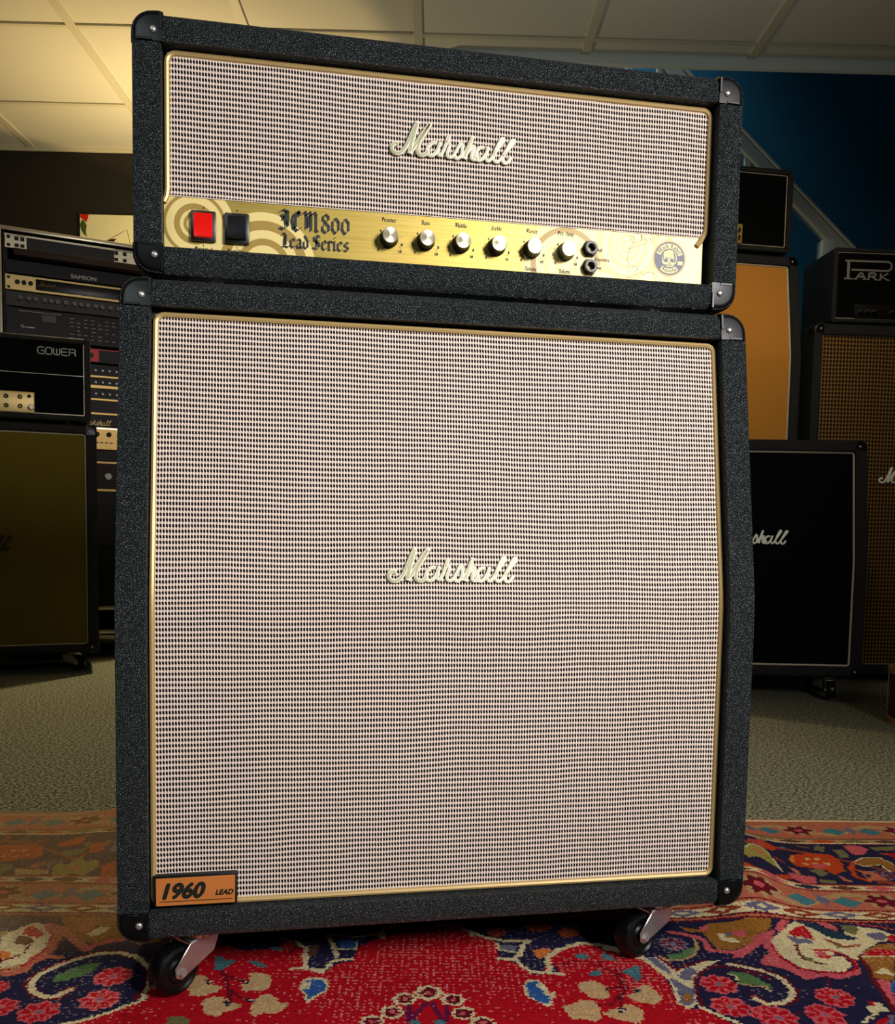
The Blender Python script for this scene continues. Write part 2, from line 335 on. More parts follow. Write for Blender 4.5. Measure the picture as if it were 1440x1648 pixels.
# blackletter, written with a broad nib
GL = {
 'i': ([[(.1, 3.4), (.5, 3.9), (.5, .5), (.9, .1)], [(.4, 5.2), (.6, 5.4)]], 1.5),
 'n': ([[(.1, 3.4), (.5, 3.9), (.5, .3)], [(.5, 3.2), (1.5, 3.9), (2, 3.4), (2, .5), (2.4, .1)]], 2.9),
 'm': ([[(.1, 3.4), (.5, 3.9), (.5, .3)], [(.5, 3.2), (1.4, 3.9), (1.9, 3.4), (1.9, .3)], [(1.9, 3.2), (2.8, 3.9), (3.3, 3.4), (3.3, .5), (3.7, .1)]], 4.2),
 'u': ([[(.1, 3.4), (.5, 3.9), (.5, .7), (1.1, .1), (2, .8)], [(2, 3.8), (2, .5), (2.4, .1)]], 2.9),
 'w': ([[(.1, 3.6), (.5, 3.9), (.5, .7), (1.1, .1), (2, .8)], [(2, 3.8), (2, .8), (2.6, .1), (3.4, 1), (3.4, 3), (2.9, 3.9)]], 4.1),
 'v': ([[(.1, 4.2), (.5, 3.9), (.5, .7), (1.1, .1), (2, 1), (2, 3), (1.4, 3.9)]], 2.6),
 'a': ([[(.4, 3.2), (1.1, 3.9), (1.9, 3.3), (1.9, .5), (2.3, .1)], [(1.9, 2.3), (.9, 2.0), (.4, 1.3), (.5, .5), (1.1, .1), (1.9, .8)]], 2.8),
 'e': ([[(.4, .9), (.4, 3.1), (1.3, 3.9), (2, 3.1), (.6, 2)], [(.4, .9), (1.1, .1), (2, .8)]], 2.5),
 'c': ([[(1.9, 3.3), (1.3, 3.9), (.4, 3.1), (.4, .9), (1.1, .1), (2, .8)]], 2.3),
 'r': ([[(.1, 3.4), (.5, 3.9), (.5, .3), (.9, .1)], [(.5, 3.1), (1.3, 3.9), (1.9, 3.4)]], 2.1),
 's': ([[(1.9, 3.4), (1.2, 3.9), (.4, 3.1), (.6, 2.4), (1.7, 1.7), (1.9, .9), (1.2, .1), (.3, .6)]], 2.5),
 'o': ([[(.4, .8), (.4, 3.1), (1.2, 3.9), (2, 3.1), (2, .8), (1.2, .1), (.4, .8)]], 2.7),
 'd': ([[(2, .8), (2, 3.2), (.7, 5.4)], [(1.3, 3.7), (.4, 3.0), (.4, .8), (1.2, .1), (2, .8)]], 2.7),
 'b': ([[(.2, 5.4), (.5, 5.8), (.5, .8), (1.2, .1), (2, .8), (2, 3.1), (1.3, 3.9), (.5, 3.2)]], 2.7),
 'l': ([[(.2, 5.4), (.5, 5.8), (.5, .5), (.9, .1)]], 1.5),
 'h': ([[(.2, 5.4), (.5, 5.8), (.5, .3)], [(.5, 3.2), (1.4, 3.9), (2, 3.3), (2, .8), (1.4, -.8)]], 2.8),
 'k': ([[(.2, 5.4), (.5, 5.8), (.5, .3)], [(.5, 2.3), (1.8, 3.8)], [(.9, 2.5), (1.9, .4), (2.3, .1)]], 2.6),
 't': ([[(.6, 5), (.6, .6), (1.2, .1), (1.8, .6)], [(0, 3.8), (1.7, 3.8)]], 2.0),
 'y': ([[(.1, 3.4), (.5, 3.9), (.5, .8), (1.1, .1), (2, .8)], [(2, 3.8), (2, .2), (1.2, -1.4)]], 2.7),
 'p': ([[(.1, 3.4), (.5, 3.9), (.5, -1.6)], [(.5, 3.2), (1.3, 3.9), (2, 3.1), (2, .8), (1.2, .1), (.5, .8)]], 2.7),
 'g': ([[(2, 3.4), (2, .2), (1.2, -1.4), (.4, -.8)], [(2, .8), (1.1, .1), (.4, .9), (.4, 3.1), (1.2, 3.9), (2, 3.4)]], 2.7),
 'J': ([[(.2, 5.6), (1.2, 6.1), (2.8, 5.6)], [(2.2, 5.8), (1.6, 4), (2.2, 1.6), (1.2, .2), (0, .7)], [(2.7, 5.4), (2.7, 1.2), (1.2, .1)], [(.5, 4.6), (1.2, 4.0), (1.0, 3.0)]], 3.5),
 'C': ([[(3.2, 5.4), (2.4, 6), (1.0, 5), (.5, 3), (1, .9), (2.2, .1), (3.3, .9)], [(1.7, 5.2), (1.7, 1.0)], [(2.5, 5.8), (2.9, 4.6)]], 3.8),
 'M': ([[(.2, 5.2), (.9, 6), (1.4, 5.2), (1.4, 1), (.3, .1)], [(1.4, 5), (2.5, 6), (3, 5.2), (3, .4)], [(3, 5), (4.1, 6), (4.6, 5.2), (4.6, .6), (5.1, .1)], [(2.2, 4.8), (2.2, 1.4)]], 5.5),
 'L': ([[(.2, 4.8), (.9, 5.9), (1.7, 5.2), (1.2, 3.4), (1.2, 1.0), (.3, .2)], [(.3, .3), (1.6, .5), (2.7, .1), (3.2, .8)], [(1.9, 5.0), (1.9, 1.2)]], 3.5),
 'S': ([[(3, 5.2), (2, 6), (.7, 5.2), (.9, 3.8), (2.6, 2.7), (3, 1.3), (1.8, .1), (.3, .8)], [(1.8, 5.2), (1.8, 1.1)], [(3, 4.2), (2.6, 3.6)]], 3.6),
 'P': ([[(.2, 5), (1, 5.8), (1, .3), (.3, .1)], [(1, 5.2), (2.2, 6), (3, 5), (2.8, 3), (1.8, 2.4), (1, 2.8)], [(1.8, 5.2), (1.8, 2.8)]], 3.4),
 'B': ([[(.2, 5), (1, 5.8), (1, .6), (2, .1), (3, .9), (2.9, 2.6), (1.6, 3.3)], [(1, 5.2), (2, 6), (2.8, 5.1), (2.6, 3.8), (1.6, 3.3)]], 3.5),
 'T': ([[(.3, 4.8), (1, 5.8), (3.2, 5.4)], [(1.9, 5.4), (.9, 4), (.7, 1.6), (1.7, .1), (3, .9)], [(2.2, 4.8), (2.2, 1.4)]], 3.4),
 'V': ([[(.2, 4.8), (.8, 5.9), (1.2, 5), (1.2, 1.2), (2, .1), (3.1, 1.2), (3.1, 4.6), (2.3, 5.9)]], 3.7),
 'A': ([[(.3, .6), (1, 1), (1, 4), (2.2, 6), (3, 5), (3, .6), (3.5, .1)], [(1, 2.8), (3, 2.8)]], 3.9),
 'H': ([[(.3, 5.2), (1, 5.9), (1, .3)], [(1, 3.6), (2.3, 4.2), (3, 3.4), (3, .8), (2.2, -.4)]], 3.6),
 '8': ([[(1.3, 3.3), (.5, 4.3), (.6, 5.3), (1.4, 5.9), (2.2, 5.2), (2.2, 4.2), (1.3, 3.3), (.4, 2.2), (.4, .9), (1.3, .1), (2.3, .9), (2.3, 2.2), (1.3, 3.3)]], 3.0),
 '0': ([[(1.3, 5.0), (.5, 4), (.4, 1.4), (1.3, .1), (2.3, 1.4), (2.3, 3.8), (1.3, 5.0)]], 3.0),
 '-': ([[(.2, 2), (1.4, 2.2)]], 1.9), ' ': ([], 1.6)}
def blackletter(bm, s, x, z, h, y, wid=None, nib=.85, f=None):
    """h: capital height; wid: fit to this width"""
    k = h/6.0; adv = sum(GL[c][1] for c in s)*k; sx = (wid/adv) if wid else 1; cx = 0
    a = math.radians(38); nx, nz = math.cos(a)*nib/2, math.sin(a)*nib/2
    f = f or (lambda p, q: (p, y, q))
    for c in s:
        st, ad = GL[c]
        for pl in st:
            for (a0, b0), (a1, b1) in zip(pl, pl[1:]):
                dx, dz = a1-a0, b1-b0; ln = math.hypot(dx, dz) or 1
                ex, ez = dx/ln*.08, dz/ln*.08; tx, tz = -dz/ln*.13, dx/ln*.13
                q = []
                n1, n2 = (nx, nz), (-nx, -nz)
                if abs(dx*nz-dz*nx)/ln < .18: n1, n2 = (nx+tx, nz+tz), (nx-tx, nz-tz); quad = [(a0-nx+tx, b0-nz+tz), (a1+nx+tx, b1+nz+tz), (a1+nx-tx, b1+nz-tz), (a0-nx-tx, b0-nz-tz)]
                else: quad = [(a0+nx-ex, b0+nz-ez), (a1+nx+ex, b1+nz+ez), (a1-nx+ex, b1-nz+ez), (a0-nx-ex, b0-nz-ez)]
                bm.faces.new([bm.verts.new(f(x+(cx+p)*k*sx, z+q_*k)) for p, q_ in quad])
        cx += ad
# hand-written script word (unit: 1 = word width), strokes with widths
SC = [
 ([(212, 305), (185, 298), (152, 325), (165, 368), (215, 378), (262, 340), (305, 255), (340, 170), (374, 98)], 30),
 ([(374, 98), (350, 190), (322, 290), (310, 372)], 36), ([(312, 372), (370, 280), (425, 190), (490, 98)], 30),
 ([(488, 104), (440, 190), (395, 270), (378, 335), (398, 372), (440, 370), (478, 332)], 30),
 ([(548, 262), (505, 268), (465, 318), (474, 366), (520, 366), (560, 310), (582, 250)], 26),
 ([(582, 250), (562, 318), (564, 358), (590, 355), (622, 290), (642, 222), (655, 196), (650, 230), (632, 248), (668, 262), (648, 325), (650, 368), (690, 366), (722, 318), (768, 240), (778, 300), (768, 352), (730, 378), (706, 358)], 24),
 ([(768, 366), (806, 320), (870, 176)], 24), ([(872, 176), (835, 270), (800, 376)], 30),
 ([(812, 338), (850, 282), (884, 262), (868, 322), (864, 364), (896, 370), (925, 335)], 26),
 ([(978, 264), (934, 270), (900, 320), (910, 370), (956, 366), (996, 310), (1016, 254)], 26),
 ([(1016, 254), (992, 328), (1002, 370), (1032, 364), (1085, 285), (1152, 186), (1132, 176), (1092, 250), (1064, 330), (1076, 372), (1112, 366), (1172, 288), (1250, 190), (1226, 184), (1182, 260), (1146, 330), (1156, 376), (1192, 372), (1222, 328)], 24)]
def script(name, mat, parent, x, z, y, width, mat2=None, f=None, xmin=-9, xmax=9, fat=1.0, flat=False):
    k = width/1110.0; rot = math.radians(.6); f = f or (lambda p, q, h: (p, y-h, q))
    bm, b2 = BM(), BM()
    for pts, wd in SC:
        P_ = catmull([((a-150)*k, (372-b)*k) for a, b in pts], 5)
        P_ = [(x+a, z+b) for a, b in P_ if xmin <= a/width <= xmax]
        if len(P_) < 2: continue
        wd = wd*k*fat*1.2; hh = wd*.55 if not flat else .0008; rows = []
        prof = [(-.5, 0), (-.5, .55), (-.36, .9), (-.15, 1), (.15, 1), (.36, .9), (.5, .55), (.5, 0)]
        for i, p in enumerate(P_):
            a, b = P_[max(i-1, 0)], P_[min(i+1, len(P_)-1)]; dx, dz = b[0]-a[0], b[1]-a[1]; ln = math.hypot(dx, dz) or 1
            nx, nz = -dz/ln, dx/ln
            rows.append([bm.verts.new(f(p[0]+nx*wd*s_, p[1]+nz*wd*s_, hh*t_+.0004)) for s_, t_ in prof])
        for A, B in zip(rows, rows[1:]):
            for q in range(7): bm.faces.new((A[q], A[q+1], B[q+1], B[q]))
        bm.faces.new(rows[0]); bm.faces.new(rows[-1][::-1])
        if mat2:
            L_ = []
            for i, p in enumerate(P_[1:-1]):
                a, b = P_[i], P_[i+2]; dx, dz = b[0]-a[0], b[1]-a[1]; ln = math.hypot(dx, dz) or 1; w2 = wd*(.24 if wd > 35*k*fat else .11)
                if wd < 25*k*fat: w2 = wd*.09
                L_.append([b2.verts.new(f(p[0]-dz/ln*w2*s_, p[1]+dx/ln*w2*s_, hh*1.04+.0005)) for s_ in (-1, 1)])
            for A, B in zip(L_, L_[1:]): b2.faces.new((A[0], A[1], B[1], B[0]))
    o = link(name, bm, mat, parent)
    if mat2: link('logo_inlay', b2, 'logo_inlay', o, smooth=False)
    else: b2.free()
    return o

# ------------------------------------------------------------------ cabinet builder
class Front:
    """side profile of a cabinet front: s = length up the front, off = distance behind it"""
    def __init__(s, H, zk=None, ys=0.0):
        s.tab = [(0.0, 0.0, 0.0, 0.0)]
        if not zk: s.zk = None; s.a = 0; s.L = H; return
        s.a = math.atan2(ys, H-zk); s.L = zk + (H-zk)/math.cos(s.a); s.zk = zk
        y = z = q = 0; ds = .002; s.pts = [(0, 0, 0)]
        while q < s.L+.05:
            tt = min(1, max(0, (q-zk+.03)/.06)); an = s.a*(tt*tt*(3-2*tt)); y += math.sin(an)*ds; z += math.cos(an)*ds; q += ds
            s.pts.append((y, z, an))
    def __call__(s, q, off=0.0):
        if s.zk is None: return (off, q)
        i = min(len(s.pts)-2, max(0, int(q/.002))); f = q/.002-i
        y, z, an = [a+(b-a)*f for a, b in zip(s.pts[i], s.pts[i+1])]
        return (y+off*math.cos(an), z-off*math.sin(an))
    def samples(s, a, b):
        if s.zk is None: return [a, b]
        m = [s.zk+k*.006-.036 for k in range(13)]
        return [a]+[q for q in m if a+.001 < q < b-.001]+[b]
def bev(bm, es, r, seg=4):
    es = [e for e in es if e.is_valid]
    if es: bmesh.ops.bevel(bm, geom=es, offset=r, segments=seg, affect='EDGES', profile=.5, clamp_overlap=True)
def shell(parent, W, H, D, F, t, mat='tolex', ro=.012, ri=.003, tb=None):
    bm = BM(); L = F.L; tb = tb or t
    fr = [F(q) for q in F.samples(0, L)]; yt, zt = fr[-1]
    prof = fr + [(D, zt), (D, 0)]
    for side in (0, 1):
        x0, x1 = (0, t) if side == 0 else (W, W-t)
        A, B, fa, fb, sd = prism(bm, prof, 'x', x0, x1)
        eo = list(fa.edges); ei = list(fb.edges)
        n = len(fr)
        corner = [e for f in sd for e in f.edges if e not in eo and e not in ei]
        corner = [e for e in set(corner) if any(v.co.z < 1e-5 or v.co.z > zt-1e-5 for v in e.verts)]
        rc_ = min(.024, t*.75)
        bev(bm, [e for e in eo if all(v.co.z < 1e-5 for v in e.verts) or all(v.co.z > zt-1e-5 for v in e.verts)], rc_, 6)
        lo_, hi_ = (x0-1e-4, x0+(rc_+1e-4)) if side == 0 else (x0-rc_-1e-4, x0+1e-4)
        def frontish(v):
            if abs(v.co.y-D) < 1e-5: return 1
            return 2 if any(abs(v.co.y-a[0]-(b_[0]-a[0])*(v.co.z-a[1])/max(1e-9, b_[1]-a[1])) < 2e-5 and a[1]-1e-5 <= v.co.z <= b_[1]+1e-5 for a, b_ in zip(fr, fr[1:])) else 0
        es = []
        for e in bm.edges:
            if len(e.link_faces) != 2 or not all(lo_ <= v.co.x <= hi_ for v in e.verts): continue
            k0, k1 = frontish(e.verts[0]), frontish(e.verts[1])
            if k0 and k0 == k1 and e.calc_face_angle(0) > .6: es.append(e)
        bev(bm, es, min(ro, rc_*.55), 4); bev(bm, [e for e in ei if e.is_valid], ri, 2)
    for top in (0, 1):
        if top: pr = [F(L-tb), F(L), (D-.001, zt), (D-.001, zt-tb)]
        else: pr = [F(0), F(tb), (D-.001, tb), (D-.001, 0)]
        A, B, fa, fb, sd = prism(bm, pr, 'x', t*.78, W-t*.78)
        lo = bm.edges.get((A[1], B[1])) if top else bm.edges.get((A[0], B[0]))
        li = bm.edges.get((A[0], B[0])) if top else bm.edges.get((A[1], B[1]))
        bev(bm, [lo], ro, 5); bev(bm, [li], ri, 2)
    box(bm, t*.5, W-t*.5, D-.02, D-.002, tb*.5, zt-tb*.5)
    return link('shell', bm, mat, parent, angle=50)
def ribbon(bm, F, off, x0, x1, s0, s1, nx=2, th=None):
    uvl = bm.loops.layers.uv.verify(); ss = F.samples(s0, s1); rows = []
    for q in ss:
        y, z = F(q, off); rows.append([(bm.verts.new((x0+(x1-x0)*i/(nx-1), y, z)), (x0+(x1-x0)*i/(nx-1), q)) for i in range(nx)])
    for A, B in zip(rows, rows[1:]):
        for i in range(nx-1):
            f = bm.faces.new([v for v, _ in (A[i], A[i+1], B[i+1], B[i])])
            for lp, (_, uv) in zip(f.loops, (A[i], A[i+1], B[i+1], B[i])): lp[uvl].uv = uv
def piping(parent, F, off, x0, x1, s0, s1, r=.0032, mat='gold_piping', rc=.011, opened=False):
    path = []
    def arc(cx, cs, a0, a1):
        for k in range(6):
            a = math.radians(a0+(a1-a0)*k/5); path.append((cx+rc*math.cos(a), cs+rc*math.sin(a)))
    ss = F.samples(s0+rc, s1-rc)
    if opened:
        path += [(x0-.004, s0-.010), (x0-.001, s0-.003), (x0, s0+.005)]
        path += [(x0, q) for q in ss[1:-1]]; arc(x0+rc, s1-rc, 180, 90); arc(x1-rc, s1-rc, 90, 0)
        path += [(x1, q) for q in ss[1:-1][::-1]] + [(x1, s0+.012), (x1-.001, s0+.004), (x1-.008, s0-.008), (x1-.012, s0-.013)]
    else:
        arc(x0+rc, s0+rc, 270, 180); path += [(x0, q) for q in ss[1:-1]]; arc(x0+rc, s1-rc, 180, 90); arc(x1-rc, s1-rc, 90, 0)
        path += [(x1, q) for q in ss[1:-1][::-1]]; arc(x1-rc, s0+rc, 0, -90)
    bm = BM(); tube(bm, [(x, F(q, off)[0], F(q, off)[1]) for x, q in path], r, 8, closed=not opened)
    return link('piping', bm, mat, parent)
def corners(parent, W, H, D, F, s=.035, mat='gloss_plastic', dep=.045, which='ltrb', e=.0018, screw=True, rr=.016):
    L = F.L
    for sx in (0, 1):
        for top in (0, 1):
            bm = BM(); an = F.a if top else 0
            vs = box(bm, -e, s, -e, dep, (-s if top else -e), (e if top else s))
            vs_out = []
            bm.edges.ensure_lookup_table()
            zo = e if top else -e
            es = [ed for ed in bm.edges if all(abs(v.co.x+e) < 1e-6 and abs(v.co.z-zo) < 1e-6 for v in ed.verts)]
            bev(bm, es, min(.0262, s*.74), 7)
            es = [ed for ed in bm.edges if all(abs(v.co.y+e) < 1e-6 for v in ed.verts) and ed.calc_face_angle(0) > .6 and not all(abs(v.co.x-s) < 1e-6 for v in ed.verts) and not all(abs(v.co.z-(-s if top else s)) < 1e-6 for v in ed.verts)]
            bev(bm, es, .0085, 4)
            zi = -s if top else s
            box(bm, s-.0035, s, -e-.0008, .004, (-s*.62 if top else s*.05), (-s*.05 if top else s*.62), .0006, 1)
            box(bm, .006, s*.68, -e-.0008, .004, (-s if top else s-.003), (-s+.003 if top else s), .0006, 1)
            M = Matrix.Rotation(-an, 4, 'X')
            y, z = F(L if top else 0); M = Matrix.Translation((0, y, z)) @ M
            if sx: M = Matrix.Translation((W, 0, 0)) @ Matrix.Scale(-1, 4, (1, 0, 0)) @ M
            bm.transform(M); c = link('corner_protector', bm, mat, parent)
            if screw:
                b = BM(); zc = (-s*.64 if top else s*.60)
                lathe(b, [(-e+.0005, .0042), (-e-.0008, .0042), (-e-.002, .0034), (-e-.0028, .0018), (-e-.003, 0)], (s*.69, 0, zc), 'y', 16)
                b.transform(M); link('screw', b, 'screw_steel', c)
                b = BM(); lathe(b, [(-.0, .0042), (.0008, .0042), (.002, .0034), (.003, 0)], (.045*.7, .028, (e if top else -e)), 'z', 12)
                if not top:
                    b.transform(Matrix.Translation((0, 0, 2*-e)) @ Matrix.Scale(-1, 4, (0, 0, 1)) if False else Matrix.Scale(-1, 4, (0, 0, 1)) @ Matrix.Translation((0, 0, 2*e)))
                b.transform(M); link('screw', b, 'screw_steel', c)
def castor(parent, x, y, z, ang, R=.030, trail=.034, detail=True):
    """z is the cabinet bottom; the wheel touches z - (castor height)"""
    Hh = .077; ca, sa = math.cos(ang), math.sin(ang)
    M = Matrix.Translation((x, y, z)) @ Matrix.Rotation(ang, 4, 'Z')
    bm = BM()
    # stamped fork: top bridge and two tapering cheeks, made in local x (trail direction)
    zt = -.016
    for sy in (-1, 1):
        yy = sy*.0165
        pts = [(-.020, zt), (.022, zt), (trail+.0095, -.040), (trail+.0085, -.051), (trail, -.0555), (trail-.0085, -.051), (-.012, -.036)]
        A, B, fa, fb, sd = prism(bm, pts, 'y', yy-.001, yy+.001)
        bev(bm, list(fa.edges)+list(fb.edges), .0006, 1)
    box(bm, -.020, .022, -.0165, .0165, zt-.0015, zt+.0015, .0006, 1)
    lathe(bm, [(zt-.003, 0), (zt-.003, .017), (zt+.006, .0215), (zt+.008, .0215), (zt+.009, .018)], (0, 0, 0), 'z', 28)
    bm.transform(M); fk = link('castor_fork', bm, 'zinc', parent)
    bm = BM(); lathe(bm, [(-.0075, .0), (-.0075, .019), (-.0062, .0235), (-.004, .024), (-.0028, .022), (-.0022, .022), (-.0022, .028), (0, .028)], (0, 0, 0), 'z', 32)
    bm.transform(M); link('swivel_plate', bm, 'zinc', fk)
    bm = BM(); zc = -.047
    lathe(bm, [(-.0125, .004), (-.0125, R*.42), (-.010, R*.5), (-.010, R*.72), (-.0125, R*.80), (-.011, R*.93), (-.007, R), (.007, R), (.011, R*.93), (.0125, R*.80), (.010, R*.72), (.010, R*.5), (.0125, R*.42), (.0125, .004)], (trail, 0, zc), 'y', 40)
    bm.transform(M); link('wheel', bm, 'gloss_plastic', fk)
    bm = BM(); lathe(bm, [(-.021, 0), (-.021, .0045), (-.0175, .0062), (-.0175, .0035), (.0175, .0035), (.0175, .0062), (.021, .0045), (.021, 0)], (trail, 0, zc), 'y', 6)
    bm.transform(M); link('axle_bolt', bm, 'screw_steel', fk)
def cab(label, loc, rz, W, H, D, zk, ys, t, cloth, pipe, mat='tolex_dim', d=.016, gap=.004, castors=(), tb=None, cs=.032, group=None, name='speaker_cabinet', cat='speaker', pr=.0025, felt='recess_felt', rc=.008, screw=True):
    r = thing(name, label, cat, loc, rz, group); F = Front(H, zk, ys); tb = tb or t
    shell(r, W, H, D, F, t, mat, tb=tb)
    bm = BM(); ribbon(bm, F, d, t*.6, W-t*.6, tb*.6, F.L-tb*.6); link('baffle', bm, felt, r)
    bm = BM(); ribbon(bm, F, d-.003, t+gap, W-t-gap, tb+gap, F.L-tb-gap, 2); link('grille_cloth', bm, cloth, r, smooth=False)
    piping(r, F, d-.003, t+gap, W-t-gap, tb+gap, F.L-tb-gap, pr, pipe, rc)
    corners(r, W, H, D, F, cs, screw=screw)
    for (x, y, a) in castors: castor(r, x, y, 0, a)
    return r, F
